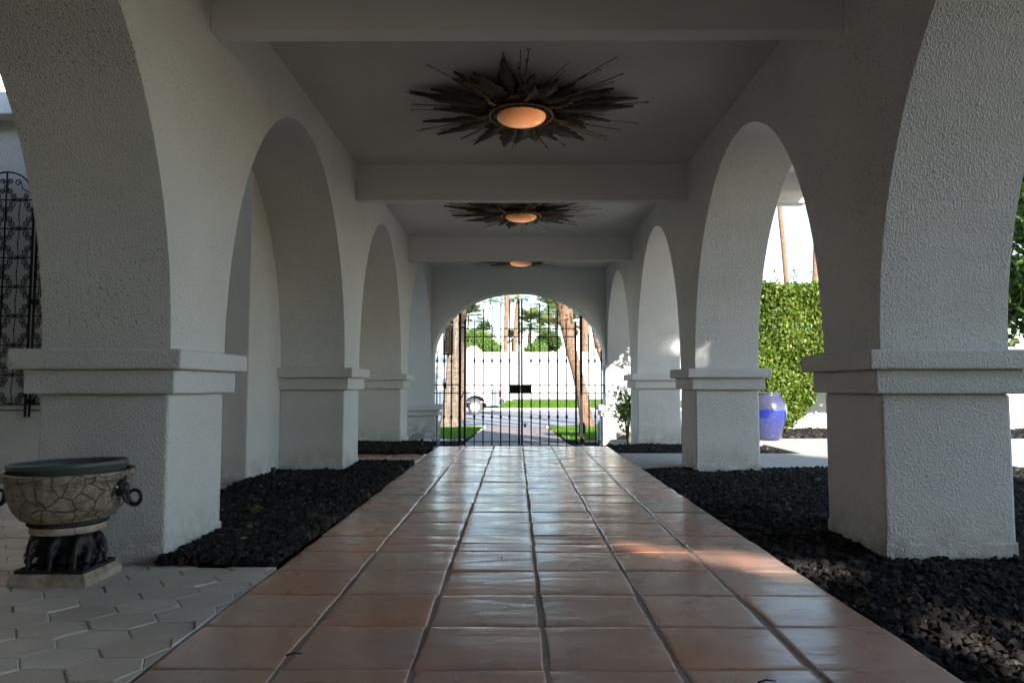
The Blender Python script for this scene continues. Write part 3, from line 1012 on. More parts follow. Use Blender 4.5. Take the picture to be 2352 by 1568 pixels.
# ---------------------------------------------------------------- shrub and boulders by the gate
sp_ = at(1432, 1010, 9.9)
sh = empty('shrub', (sp_.x, 9.9, gz(9.9)), 'small shrub with glossy leaves and thin stems in front of the gate wall', 'shrub')
mb = MB()
tops = []
for k in range(9):
    a = RNG.uniform(0, 6.28); r = RNG.uniform(.05, .2); h = RNG.uniform(.55, .98)
    tp = (r * math.cos(a) + .05, r * math.sin(a), h); tops.append(tp)
    mb.tube([(0.05, 0, 0), (tp[0] * .3 + .05, tp[1] * .3, h * .5), tp], [0.009, .007, .004], 5)
mb.build('stem', M_STEM, sh)
leaf_cloud(700, blobs([(t[0], t[1], t[2] - .12, .11, .11, .2) for t in tops], 0.3), 0.06, M_LIME, 'foliage', sh, 0.42)


def boulder(loc, r, label, sd):
    mb = MB(); V_, F_ = ico(4)
    vs = []
    for v in V_:
        p = Vector(v); k = 1 + 0.22 * noise.noise(p * 1.3 + Vector((sd, 0, 0))) + 0.07 * noise.noise(p * 4 + Vector((sd, 2, 0)))
        p = Vector((max(-.78, min(.78, p.x)), max(-.78, min(.78, p.y)), max(-.7, min(.7, p.z)))) * k
        vs.append((p.x * r[0], p.y * r[1], p.z * r[2]))
    mb.add(vs, [tuple(f) for f in F_], True)
    return tag(mb.build('boulder', M_STONE, loc=loc), label, 'boulder', 'pale boulders by the gate')


b1 = at(1429, 1003, 10.6); b2 = at(1451, 1003, 10.3)
boulder((b1.x, 10.6, b1.z - .02), (.10, .12, .12), 'pale squared boulder nearer the gate bars, under the shrub', 1)
boulder((b2.x, 10.3, b2.z - .02), (.10, .12, .13), 'pale squared boulder touching the back of the far right pier', 5)
b3 = at(950, 1004, 10.6)
boulder((b3.x, 10.9, b3.z - .02), (.14, .1, .10), 'pale low boulder between the left piers by the gate', 9)

# ---------------------------------------------------------------- gates
GY = 11.66
gx = lambda xc: at(955.5 + xc * .27344, 800, GY).x
gzz = lambda yc: at(1192, 637 + yc * .27344, GY).z
BOT = gz(11.6) + 0.03


def spear(mb, x, top, base):
    mb.lathe([(0.011, base), (0.011, top - 0.15), (0.012, top - 0.145), (0.012, top - 0.125), (0.010, top - 0.12), (0.010, top - 0.095), (0.014, top - 0.075), (0.011, top - 0.045), (0.001, top)], x, 0, 8)


def knuckle(mb, x, z):
    mb.lathe([(0.0095, z - 0.038), (0.013, z - 0.034), (0.013, z - 0.024), (0.0215, z - 0.008), (0.0215, z + 0.008), (0.013, z + 0.024), (0.013, z + 0.034), (0.0095, z + 0.038)], x, 0, 10, smooth=False)


def picket(parent, xc, yc, kind='spear'):
    mb = MB(); x = gx(xc); top = gzz(yc)
    if kind == 'spear': spear(mb, x, top, BOT)
    else: mb.tube([(x, 0, BOT), (x, 0, top)], 0.011, 6, smooth=False)
    p = mb.build('picket', M_IRON, parent)
    for z in (gzz(700), gzz(1170)):
        kb = MB(); knuckle(kb, x, z); kb.build('collar', M_IRON, p)


def rail(parent, xa, xb, yc, r=0.008):
    mb = MB(); z = gzz(yc); mb.box(gx(xa), gx(xb), -0.0045, 0.0045, z - r, z + r)
    mb.build('rail', M_IRON, parent)


def stile(parent, xc, yc, wd, name='stile', point=True):
    mb = MB(); x = gx(xc); top = gzz(yc)
    mb.box(x - wd, x + wd, -wd, wd, BOT - 0.02, top - (0.05 if point else 0))
    if point:
        t = top - 0.05
        mb.add([(x - wd, -wd, t), (x + wd, -wd, t), (x + wd, wd, t), (x - wd, wd, t), (x, 0, top)], [(0, 1, 4), (1, 2, 4), (2, 3, 4), (3, 0, 4)])
    mb.build(name, M_IRON, parent)


for (label, st, pk, meet) in (
        ('left leaf of the black iron gate, its lock half at the meeting bars', (412, 865), [(491, 350, 'flat'), (565, 250, 's'), (639, 220, 's'), (712, 200, 's'), (786, 182, 's')], 865),
        ('right leaf of the black iron gate, with the padlock bar low on its edge', (889, 1341), [(966, 195, 's'), (1040, 208, 's'), (1114, 225, 's'), (1188, 255, 's'), (1262, 365, 'flat')], 889)):
    g = empty('gate_leaf', (0, GY, 0), label, 'gate', 'leaves of the iron entrance gate')
    for s in st: stile(g, s, 175 if s == meet else (345 if s < 500 else 360), 0.017)
    for (x, y_, k) in pk: picket(g, x, y_, 'spear' if k == 's' else 'flat')
    for y_ in (430, 498, 902, 971, 1378): rail(g, st[0], st[1], y_)
    mb = MB()
    if meet == 865: mb.box(gx(782), gx(865) + 0.001, -0.028, -0.018, gzz(972), gzz(903))
    else: mb.box(gx(889) - 0.001, gx(968), -0.028, -0.018, gzz(972), gzz(903))
    if meet == 865: mb.box(gx(866), gx(877.4), -0.028, -0.018, gzz(972), gzz(903))
    else: mb.box(gx(877.6), gx(888), -0.028, -0.018, gzz(972), gzz(903))
    mb.build('lock_plate', M_IRON, g, bevel=0.002)
    mb = MB()
    s = st[0] if meet == 865 else st[1]
    e = -1 if meet == 865 else 1
    mb.tube([(gx(s), 0, gzz(427)), (gx(s) + e * .045, 0, gzz(415)), (gx(s) + e * .06, 0, gzz(432))], [.009, .012, .009], 6)
    mb.ball((gx(s) + e * .035, 0, gzz(412)), 0.014, 8)
    mb.build('hinge', M_IRON, g)

for (label, po, pk, ra) in (
        ('fixed iron railing panel between the left arch jamb and the gate', 370, [(178, 595), (238, 515), (299, 430)], (135, 370)),
        ('fixed iron railing panel between the gate and the right arch jamb', 1385, [(1450, 460), (1502, 535), (1556, 600)], (1385, 1590))):
    g = empty('railing_panel', (0, GY, 0), label, 'railing', 'fixed railing panels beside the gate')
    stile(g, po, 302 if po < 500 else 322, 0.022, 'post', False)
    for (x, y_) in pk: picket(g, x, y_)
    for y_ in (902, 970, 1376): rail(g, ra[0], ra[1], y_)
    mb = MB(); zt = gzz(302 if po < 500 else 322)
    mb.box(gx(po) - .06, gx(po) + .06, -.03, .03, zt - 0.008, zt + 0.006)
    mb.build('bracket', M_CHROME, g)
    if po < 500:
        mb = MB(); x = gx(243); mb.box(x - .022, x + .03, -.05, -.01, gzz(930), gzz(885))
        mb.build('latch_box', M_IRON, g, bevel=.006)
        mb = MB(); mb.tube([(gx(412), -.02, gzz(905)), (gx(408), -.03, gzz(950)), (gx(395), -.03, gzz(985)), (gx(378), -.03, gzz(1020))], .008, 6)
        mb.build('strap', M_TWIG, g)
    else:
        mb = MB(); mb.box(gx(1574), gx(1588), -.05, .0, gzz(965), gzz(900)); mb.box(gx(1575), gx(1588), -.05, .0, gzz(822), gzz(742))
        mb.build('anchor_plate', M_IRON, g)

# padlock with its sliding bar
px, pz = gx(915), gzz(1240)
pl = empty('padlock', (px, GY - 0.03, pz), 'small dark padlock hanging from a bolt low on the gate', 'padlock')
mb = MB()
mb.add([(-.018, -.01, .02), (.018, -.01, .02), (.022, -.01, -.02), (.0, -.01, -.035), (-.022, -.01, -.012), (-.018, .01, .02), (.018, .01, .02), (.022, .01, -.02), (0, .01, -.035), (-.022, .01, -.012)],
       [(4, 3, 2, 1, 0), (5, 6, 7, 8, 9), (0, 1, 6, 5), (1, 2, 7, 6), (2, 3, 8, 7), (3, 4, 9, 8), (4, 0, 5, 9)])
mb.build('body', M_IRON, pl, bevel=.003)
mb = MB(); mb.tube([(-.012 + .0, 0, .02)] + [(.0 - .012 * math.cos(t), 0, .036 + .014 * math.sin(t)) for t in np.linspace(0, 3.14, 7)] + [(.012, 0, .02)], .003, 6)
mb.build('shackle', M_IRON, pl)
mb = MB(); mb.tube([(-.055, .004, .03), (.05, .004, .03)], .006, 6)
mb.build('bolt', M_IRON, pl)

# white low posts just outside the gate
for s, lab in ((-1, 'low white rounded post outside the left gate jamb'), (1, 'low white rounded post outside the right gate jamb')):
    x = at(1002 if s < 0 else 1380, 980, 12.5).x
    mb = MB(); mb.lathe([(.07, gz(12.5)), (.07, -.02), (.06, .04), (.035, .075), (.001, .085)], x, 12.5, 16)
    tag(mb.build('low_post', M_WHITEWALL), lab, 'post', 'white posts outside the gate')

# ---------------------------------------------------------------- hanging lantern outside the gate
LYp = 12.35
a = at(1019, 813, LYp); b = at(1040, 745, LYp)
lx, wL = (a.x + b.x) / 2, (b.x - a.x) / 2
ln = empty('wall_lantern', (lx, LYp, a.z), 'black iron box lantern with amber glass outside the left side of the gate', 'lantern')
H = b.z - a.z
mb = MB(); mb.box(-wL * .72, wL * .72, -wL * .72, wL * .72, 0.02, H); mb.build('glass', M_AMBER, ln)
mb = MB()
for sx in (-1, 1):
    for sy in (-1, 1):
        mb.box(sx * wL - .006, sx * wL + .006, sy * wL - .006, sy * wL + .006, 0, H + .03)
mb.box(-wL - .008, wL + .008, -wL - .008, wL + .008, -.012, .012)
mb.box(-wL - .008, wL + .008, -wL - .008, wL + .008, H + .02, H + .04)
mb.lathe([(wL * 1.3, H + .04), (.03, H + .14), (.01, H + .2)], 0, 0, 4)
mb.lathe([(.012, -.05), (.02, -.03), (.006, -.012)], 0, 0, 8)
mb.build('frame', M_IRON, ln)
mb = MB()
for face in range(4):
    rot = Matrix.Rotation(face * math.pi / 2, 3, 'Z')
    def bar(x0, x1, z0, z1):
        vs = [rot @ Vector((x, y, z)) for x in (x0, x1) for y in (-wL - .004, -wL + .004) for z in (z0, z1)]
        mb.add(vs, [(0, 1, 3, 2), (4, 6, 7, 5), (0, 4, 5, 1), (2, 3, 7, 6), (0, 2, 6, 4), (1, 5, 7, 3)])
    t = .004
    for r in range(3):
        z = .04 + r * H * .31
        for s in (-1, 1):
            x0, x1 = sorted((s * wL * .3, s * wL * .85))
            bar(x0, x1, z, z + 2 * t); bar(x0, x1, z + H * .24, z + H * .24 + 2 * t)
            bar(x0 - t, x0 + t, z, z + H * .24); bar(x1 - t, x1 + t, z, z + H * .24)
        bar(-wL * .3, wL * .3, z + H * .11, z + H * .11 + 2 * t)
mb.build('fretwork', M_IRON, ln)
mb = MB(); mb.tube([(0, 0, H + .18), (0, 0, H + .3), (-.15, -.05, H + .34), (-.3, -.2, H + .34)], .009, 6); mb.build('arm', M_IRON, ln)


# ---------------------------------------------------------------- sunburst ceiling lamps
def make_sunburst():
    rn = random.Random(3)
    t = empty('ceiling_lamp', (0, 0, 0), 'x', 'lamp', 'sunburst lamps along the arcade ceiling')
    mb = MB(); mb.lathe([(.213, -.045), (.222, -.05), (.222, -.058), (.214, -.064), (.214, -.130), (.222, -.136), (.222, -.144), (.205, -.146), (.200, -.130), (.200, -.05)], 0, 0, 56)
    mb.build('ring', M_BRASS, t)
    mb = MB(); mb.lathe([(.05, 0), (.05, -.05), (.20, -.06), (.20, -.075), (.05, -.08)], 0, 0, 40)
    mb.build('mount', M_BRONZE, t)
    mb = MB()
    for k in range(60):
        a = 2 * math.pi * k / 60; r = .187 + .006 * (k % 2)
        mb.ball((r * math.cos(a), r * math.sin(a), -.142 - .004 * (k % 3)), (.013, .013, .009), 6)
    mb.lathe([(.200, -.13), (.205, -.142), (.176, -.150), (.170, -.14)], 0, 0, 48)
    mb.build('beaded_rim', M_BRONZE, t)
    mb = MB()
    mb.lathe([(.168, -.135)] + [(.168 * math.cos(q), -.148 - .062 * math.sin(q)) for q in np.linspace(0, 1.52, 14)], 0, 0, 48)
    mb.build('glass_bowl', M_LAMP, t)
    # leaves of beaten metal
    nl = 28
    for k in range(nl):
        a = 2 * math.pi * (k + rn.uniform(-.3, .3)) / nl
        L = rn.choice([.32, .42, .5, .58, .66]) * rn.uniform(.9, 1.08)
        w_ = rn.uniform(.05, .095)
        bend = rn.uniform(-.25, .25); z0 = -.055 - rn.uniform(0, .05); rise = rn.uniform(-.03, .045)
        mb = MB(); vs = []; n = 14
        jag = [1 - .28 * (i % 3 == 2) for i in range(n + 1)]
        for i in range(n + 1):
            s = i / n
            r = .15 + L * s
            off = bend * s * s * .35 * L / .5
            wd = w_ * (math.sin(math.pi * min(1, s * 1.0) ** .8) * .9 + .12 * (1 - s)) * jag[i] + .001
            z = z0 + rise * s - .02 * math.sin(s * 3.14)
            for (sd, dz) in ((-1, .006), (0, -.012), (1, .006)):
                x_, y_ = r, off + sd * wd
                vs.append((x_ * math.cos(a) - y_ * math.sin(a), x_ * math.sin(a) + y_ * math.cos(a), z + dz))
        fs = []
        for i in range(n):
            for q in (0, 1): fs.append((i * 3 + q, i * 3 + q + 1, (i + 1) * 3 + q + 1, (i + 1) * 3 + q))
        mb.add(vs, fs, True)
        o = mb.build('metal_leaf', M_BRONZE, t)
        sm = o.modifiers.new('thick', 'SOLIDIFY'); sm.thickness = .004
    # rods, some with a loop at the tip
    for k in range(56):
        cl = rn.choice([0, 0, 1])
        a = 2 * math.pi * (int(k / 56 * 13) + rn.gauss(.5, .18 if not cl else .4)) / 13
        L = rn.uniform(.38, .62) if k % 5 else rn.uniform(.6, .68)
        z0 = -.06 - rn.uniform(0, .06); z1 = z0 + rn.uniform(-.02, .05)
        mb = MB()
        p0 = Vector((.18 * math.cos(a), .18 * math.sin(a), z0)); a2 = a + rn.uniform(-.03, .03)
        p1 = Vector(((.18 + L) * math.cos(a2), (.18 + L) * math.sin(a2), min(z1, -.012)))
        mb.tube([p0, (p0 + p1) / 2 + Vector((0, 0, rn.uniform(-.006, .003))), p1], .0036, 5)
        if k % 5 == 0 or k % 7 == 0:
            c = p1 + (p1 - p0).normalized() * .011
            mb.tube([c + Vector((.011 * math.cos(q), .011 * math.sin(q), 0)) for q in np.linspace(0, 6.28, 11)], .0028, 5)
        elif k % 3 == 0:
            mb.ball(p0.lerp(p1, rn.uniform(.6, .95)), .0085, 6)
        mb.build('metal_rod', M_BRASS if rn.random() < .45 else M_BRONZE, t)
    # short stamens standing up from the ring
    for k in range(7):
        a = 2 * math.pi * k / 7 + .3
        mb = MB(); pr = []
        for i in range(6):
            s = i / 5; pr.append((( .20 + .17 * s) * math.cos(a + .12 * s), (.20 + .17 * s) * math.sin(a + .12 * s), -.10 - .035 * math.sin(s * 3.1)))
        mb.tube(pr, [.010, .013, .012, .010, .009, .012], 6)
        for p in pr[1:]: mb.ball(Vector(p) + Vector((0, 0, -.008)), .011, 6)
        mb.build('stamen', M_BRASS, t)
    return t


lamp0 = make_sunburst()
for i, (yy, lab) in enumerate(((4.62, 'bronze sunburst ceiling lamp with glowing copper bowl, nearest and largest'),
                               (7.42, 'middle bronze sunburst ceiling lamp, half hidden by the second beam'),
                               (10.25, 'farthest bronze sunburst ceiling lamp, only its bowl below the third beam'))):
    o = lamp0 if i == 0 else copy_tree(lamp0)
    o.location = (at(1197, 300, yy).x, yy, ZC)
    o.scale = (1, 1, .8)
    o.rotation_euler = (0, 0, (0, .9, 2.3)[i])
    o['label'] = lab

# ---------------------------------------------------------------- iron wall grilles
def spiral(c, r0, turns, a0, sgn, n=22):
    return [(c[0] + r0 * (1 - .78 * i / n) * math.cos(a0 + sgn * turns * 6.283 * i / n), c[1] + r0 * (1 - .78 * i / n) * math.sin(a0 + sgn * turns * 6.283 * i / n)) for i in range(n + 1)]


def cscroll(cx, cz, ax, w_, h_):
    """a C scroll whose back touches (cx,cz) and whose curled ends point along ax (unit 2-vector)"""
    t = (-ax[1], ax[0]); out = []
    r = h_ * .5
    for s in (-1, 1):
        c = (w_ * .5 * s, h_ * .62)
        sp = spiral((c[0], c[1]), r, 1.45, -math.pi / 2, s)
        path = [(0, 0.0), (w_ * .18 * s, .012)] + sp
        out.append([(cx + t[0] * p[0] + ax[0] * p[1], cz + t[1] * p[0] + ax[1] * p[1]) for p in path])
    return out


def make_grille():
    t = empty('wall_grille', (0, 0, 0), 'x', 'grille', 'iron grilles on the house wall')
    W, CH, NR = .205, .211, 7
    Rr = W
    zb = .155
    zt = zb + CH * NR
    mb = MB()
    for s in (-1, 1):
        mb.box(s * W - .006, s * W + .006, -.006, .006, zb - .09, zt)
    mb.tube([(W * math.cos(q), 0, zt + Rr * math.sin(q)) for q in np.linspace(0, math.pi, 24)], .0065, 6)
    mb.box(-.004, .004, -.004, .004, zb, zt + Rr)
    for k in range(NR + 1): mb.box(-W, W, -.005, .005, zb + k * CH - .004, zb + k * CH + .004)
    mb.box(-W, W, -.005, .005, zb - .045, zb - .037)
    mb.build('frame', M_IRON, t)
    mb = MB()
    def put(paths, r=.0040):
        for p in paths: mb.tube([(q[0], -.004, q[1]) for q in p], r, 5)
    for k in range(NR):
        z0 = zb + k * CH; zc_ = z0 + CH / 2
        for s in (-1, 1):
            xc = s * W / 2
            put(cscroll(xc, z0 + .002, (0, 1), .100, .050)); put(cscroll(xc, z0 + CH - .002, (0, -1), .100, .050))
            put(cscroll(xc - W / 2 + .004, zc_, (1, 0), .074, .046)); put(cscroll(xc + W / 2 - .004, zc_, (-1, 0), .074, .046))
            put([[(xc, z0), (xc + .005, z0 + .03), (xc - .004, zc_), (xc + .005, z0 + CH - .03), (xc, z0 + CH)]], .003)
            for q in ((xc, z0 + .004), (xc, zc_), (xc - W / 2, zc_), (xc + W / 2, zc_)): mb.ball((q[0], -.006, q[1]), (.008, .006, .007), 6)
    for s in (-1, 1):
        xc = s * W / 2
        put(cscroll(xc, zt + .002, (0, 1), .085, .042)); put(cscroll(s * .004, zt + .1, (s, 0), .07, .04))
        put([[(s * W * .95, zt + .04), (s * W * .6, zt + .08), (s * W * .5, zt + .14)] + spiral((s * W * .42, zt + .125), .024, 1.2, 1, s)])
    mb.build('scrollwork', M_IRON, t)
    mb = MB()
    for z in (zb + .02, zb + CH * 3.5, zt):
        for s in (-1, 1): mb.box(s * W - .009, s * W + .009, 0, .05, z - .02, z + .02)
    mb.build('hinge', M_IRON, t)
    return t


g0 = make_grille()
ga = at(7, 984, 4.95)
zt0 = at(12, 395, 4.95).z
for i, lab in enumerate(('arched black wrought iron grille with scrolls, cut by the left edge of the photo', 'arched black wrought iron grille with scrolls, mostly hidden behind the near left pier')):
    o = g0 if i == 0 else copy_tree(g0)
    o.location = (at(76, 500, 4.95).x - .205 + i * .44, 4.955, zt0 - (.155 + .211 * 7 + .205))
    o['label'] = lab

# ---------------------------------------------------------------- elephant urn
ub = at(196, 1338, 2.46)
ux, uy = ub.x - .138, 2.46 + .112
ur = empty('planter_urn', (ux, uy, 0.0), 'crackled ivory urn on black kneeling elephants, at the foot of the near left pier', 'planter')
ur.scale = (.88, .88, 1)
mb = MB(); h = .138
hx, hy = .157, .127
mb.box(-hx, hx, -hy, hy, 0, .026)
mb.add([(-hx, -hy, .0262), (hx, -hy, .0262), (hx, hy, .0262), (-hx, hy, .0262), (-hx * .88, -hy * .88, .043), (hx * .88, -hy * .88, .043), (hx * .88, hy * .88, .043), (-hx * .88, hy * .88, .043)],
       [(0, 1, 5, 4), (1, 2, 6, 5), (2, 3, 7, 6), (3, 0, 4, 7), (4, 5, 6, 7)])
mb.build('plinth', M_PLINTH, ur, bevel=.003)


def rope(parent, pts, r, closed=True):
    mb = MB(); P = [Vector(p) for p in pts]
    L = [0]
    for a_, b_ in zip(P, P[1:]): L.append(L[-1] + (b_ - a_).length)
    n = int(L[-1] / .0045)
    def pos(s):
        for i in range(len(P) - 1):
            if s <= L[i + 1] + 1e-9: return P[i].lerp(P[i + 1], (s - L[i]) / max(1e-9, L[i + 1] - L[i]))
        return P[-1]
    for ph in (0, 2.09, 4.19):
        q = []
        for i in range(n + 1):
            s = L[-1] * i / n; c = pos(s); d = (pos(min(L[-1], s + .004)) - pos(max(0, s - .004))).normalized()
            u = Vector((0, 0, 1)); v = d.cross(u).normalized(); a_ = s / .022 * 6.283 + ph
            q.append(c + (u * math.cos(a_) + v * math.sin(a_)) * r * .5)
        mb.tube(q, r * .62, 5)
    mb.build('rope_band', M_BLACK, parent)


k, k2 = hx * .86, hy * .86
sq = []
for (x0, y0, x1, y1) in ((-k, -k2, k, -k2), (k, -k2, k, k2), (k, k2, -k, k2), (-k, k2, -k, -k2)):
    for i in range(8): sq.append((x0 + (x1 - x0) * i / 8, y0 + (y1 - y0) * i / 8, .049))
sq.append(sq[0])
rope(ur, sq, .008)
ZE = .175
mb = MB(); mb.lathe([(.128, ZE), (.137, ZE + .003), (.137, ZE + .026), (.130, ZE + .030)], 0, 0, 48); mb.build('collar', M_PLINTH, ur)
rope(ur, [(.139 * math.cos(q), .139 * math.sin(q), ZE + .036) for q in np.linspace(0, 6.2832, 49)], .009)
BW = .240
zb0 = ZE + .040
# bowl: faceted profile
prof = [(.138, zb0), (.170, zb0 + .012), (.198, zb0 + .045), (.216, zb0 + .085), (.224, zb0 + .125), (.226, zb0 + .145), (.230, zb0 + .147), (.240, zb0 + .150), (.242, zb0 + .174), (.238, zb0 + .178), (.222, zb0 + .178), (.214, zb0 + .15), (.19, zb0 + .10)]
mb = MB(); mb.lathe(prof, 0, 0, 64); mb.build('bowl', M_IVORY, ur)
mb = MB(); mb.lathe([(.205, zb0 + .12), (.212, zb0 + .185), (.216, zb0 + .188), (.221, zb0 + .197), (.219, zb0 + .206), (.213, zb0 + .209), (.204, zb0 + .204), (.200, zb0 + .19), (.19, zb0 + .12)], 0, 0, 64)
o = mb.build('liner', M_PLASTIC, ur); o.rotation_euler = (R(-1.0), R(-1.6), 0)
mb = MB(); mb.lathe([(.001, zb0 + .125), (.20, zb0 + .125)], 0, 0, 32); mb.build('soil_fill', M_SOIL, ur)


def sculpt(mb, name, parent, mat, vox=.004, sm=6):
    o = mb.build(name, mat, parent)
    r = o.modifiers.new('r', 'REMESH'); r.mode = 'VOXEL'; r.voxel_size = vox; r.use_smooth_shade = True
    s = o.modifiers.new('s', 'SMOOTH'); s.iterations = sm; s.factor = .5
    return o


def elephant(x, y, rz, sc):
    """kneeling elephant facing -y, carrying the bowl"""
    M3 = Matrix.Translation((x, y, .043)) @ Matrix.Rotation(rz, 4, 'Z') @ Matrix.Scale(sc, 4)
    mb = MB()
    def ball(c, r, rot=None):
        n0 = len(mb.v); mb.ball(c, r, 14, rot)
    def tb(p, r): mb.tube(p, r, 10)
    ball((0, .040, .072), (.036, .058, .046))            # barrel of the trunk
    ball((0, .085, .055), (.038, .036, .048))            # haunch
    ball((0, -.020, .100), (.026, .026, .030))           # head
    ball((0, -.006, .118), (.022, .020, .018))
    tb([(0, -.034, .104), (0, -.050, .085), (0, -.056, .055), (.001, -.056, .028), (.004, -.066, .012), (.008, -.076, .012)], [.016, .0135, .010, .0085, .0075, .006])
    for s in (-1, 1):
        ball((s * .030, -.004, .096), (.016, .008, .030), Matrix.Rotation(s * .5, 3, 'Z'))  # ear
        tb([(s * .013, -.036, .082), (s * .018, -.052, .062), (s * .018, -.062, .050)], [.0055, .004, .002])  # tusk
        tb([(s * .028, .000, .060), (s * .030, -.022, .030), (s * .028, -.010, .008), (s * .028, -.045, .008)], [.017, .015, .013, .010])   # folded fore leg
        tb([(s * .034, .085, .050), (s * .038, .060, .018), (s * .036, .100, .009)], [.022, .017, .012])       # hind leg
        ball((s * .036, .108, .010), (.015, .016, .010))
    mb.v = [tuple(M3 @ Vector(v)) for v in mb.v]
    return sculpt(mb, 'elephant', ur, M_BLACK, .0035, 3)


elephant(-.092, -.040, -.08, 1.0)
elephant(-.004, -.046, 0, 1.0)
elephant(.082, -.040, .12, 1.0)
elephant(-.072, .085, math.pi, .9)
elephant(.080, .045, 1.45, .95)
mb = MB(); mb.lathe([(.088, .043), (.08, .1), (.095, ZE)], 0, .025, 20); mb.build('core', M_BLACK, ur)
for s in (-1, 1):
    # elephant head handle; the curled trunk makes the ring
    mb = MB(); cx, cz = s * .205, zb0 + .118
    mb.ball((cx + s * .012, -.02, cz), (.036, .030, .034), 14)
    mb.ball((cx + s * .034, -.02, cz - .004), (.022, .022, .024), 12)
    for e in (-1, 1):
        mb.ball((cx - s * .006, -.02 + e * .034, cz - .008), (.020, .010, .034), 12)
        mb.tube([(cx + s * .034, -.02 + e * .012, cz - .020), (cx + s * .046, -.02 + e * .015, cz - .048), (cx + s * .060, -.02 + e * .015, cz - .060)], [.008, .006, .002], 8)
    mb.tube([(cx + s * .03, -.02, cz + .022), (cx + s * .042, -.02, cz + .044)], [.012, .003], 8)
    rc = (cx + s * .078, cz - .036)
    mb.tube([(cx + s * .040, -.02, cz - .004), (cx + s * .050, -.02, cz - .028)] + [(rc[0] - s * .026 * math.cos(q), -.02, rc[1] - .026 * math.sin(q)) for q in np.linspace(0, 5.4, 18)],
            [.014, .011] + [.0105 - .004 * i / 17 for i in range(18)], 9)
    sculpt(mb, 'handle', ur, M_BLACK, .003, 2)
    ey = MB(); ey.ball((cx + s * .020, -.05, cz + .004), .004, 8); ey.build('eye', M_RIM, ur)

# ---------------------------------------------------------------- small fittings and litter
def stake(loc, hgt, label, head=.018):
    t = empty('path_light', loc, label, 'light', 'low stake lights in the lava beds')
    mb = MB(); mb.tube([(0, 0, -.02), (0, 0, hgt)], .007, 8); mb.build('stake', M_DARK, t)
    mb = MB(); mb.lathe([(head * .8, hgt - .035), (head, hgt - .03), (head, hgt - .002), (head * .7, hgt)], 0, 0, 14); mb.build('head', M_DARK, t)


p = at(622, 1100, 5.0); stake((p.x, 5.05, .02), .095, 'dark stake light in the left lava bed, in front of the second pier')
p = at(977, 1018, 8.3); stake((p.x, 8.0, .0), .10, 'dark stake light in the left lava bed beside the gate')
ps = at(2173 * .6125 + 0 if False else 1337, 990, 13.2)
t = empty('garden_spotlight', (ps.x, 13.2, gz(13.2)), 'brown garden spotlight on a stand outside the gate, right of the path', 'spotlight')
mb = MB(); mb.lathe([(.055, .22), (.062, .24), (.066, .36), (.045, .42), (.02, .43)], 0, 0, 16); mb.build('head', M_TWIG, t)
mb = MB(); mb.tube([(0, 0, 0), (0, 0, .24)], .018, 8); mb.box(-.05, .05, -.04, .04, .02, .12); mb.build('stand', M_DARK, t)


def dry_leaf(loc, size, label, rot):
    mb = MB(); vs, fs = [], []
    n = 6
    for i in range(n + 1):
        s = i / n; wd = size * .32 * math.sin(math.pi * min(.97, s + .03)); z = .25 * size * math.sin(s * 2.6)
        vs += [(size * (s - .5), -wd, z + .1 * size), (size * (s - .5), 0, z), (size * (s - .5), wd, z + .12 * size)]
    for i in range(n):
        for q in (0, 1): fs.append((i * 3 + q, i * 3 + q + 1, i * 3 + q + 4, i * 3 + q + 3))
    mb.add(vs, fs, True)
    o = mb.build('dry_leaf', M_DRY, loc=loc); o.rotation_euler = (rot * .3, rot * .2, rot * 2)
    return tag(o, label, 'leaf', 'fallen dry leaves')


def gl(x, y, z):
    """ground position under a photo point, at height z"""
    q = at(x, y, 10) - CAM
    t_ = (z - CAM.z) / q.z
    return CAM + q * t_


for (x, y, s, lab, r) in ((560, 1240, .035, 'curled tan leaf on the left lava bed behind the near pier', .4), (665, 1152, .03, 'tan leaf lying in the middle of the left lava bed', 1.2),
                          (700, 1158, .022, 'small dry leaf near the path edge on the left lava bed', 2.2), (2095, 1378, .03, 'orange dry leaf on the near right lava rock', 2.0),
                          (1960, 1395, .022, 'tiny reddish leaf at the right path edge', .9)):
    p = gl(x, y, .045); dry_leaf(p, s, lab, r)


def twig(x0, y0, x1, y1, z, r, label, bend=.006):
    a_, b_ = gl(x0, y0, z), gl(x1, y1, z)
    mid = (a_ + b_) / 2 + Vector((0, bend, .002))
    mb = MB(); mb.tube([a_, mid, b_], [r, r * .9, r * .6], 6)
    return tag(mb.build('twig', M_TWIG, None), label, 'twig')


twig(658, 1504, 692, 1500, .012, .0028, 'dark twig lying on the near left tiles')
twig(1742, 1566, 1782, 1563, .010, .0024, 'dark twig at the bottom edge of the tiles')
for (x, y, dx, dy, lab) in ((2122, 1415, 9, 30, 'straw coloured pine needle on the near right lava rock'), (1555, 1075, 20, -6, 'dry stalk in front of the second right pier')):
    a_, b_ = gl(x, y, .05), gl(x + dx, y + dy, .045)
    mb = MB(); mb.tube([a_, b_], .0012, 5); tag(mb.build('straw', M_DRY), lab, 'straw')
# small weed
wp = gl(585, 1185, .02)
wd_ = empty('weed', wp, 'small green weed sprouting from the left lava bed', 'weed')
mb = MB()
for k in range(5):
    a_ = k * 1.3; mb.tube([(0, 0, 0), (.02 * math.cos(a_), .02 * math.sin(a_), .04), (.045 * math.cos(a_), .045 * math.sin(a_), .05)], [.0015, .0012, .0006], 4)
mb.build('stem', M_STEM, wd_)
leaf_cloud(26, lambda n: np.c_[RNG.normal(0, .02, (n, 2)), RNG.uniform(.02, .06, n)], .012, M_LIME, 'foliage', wd_)
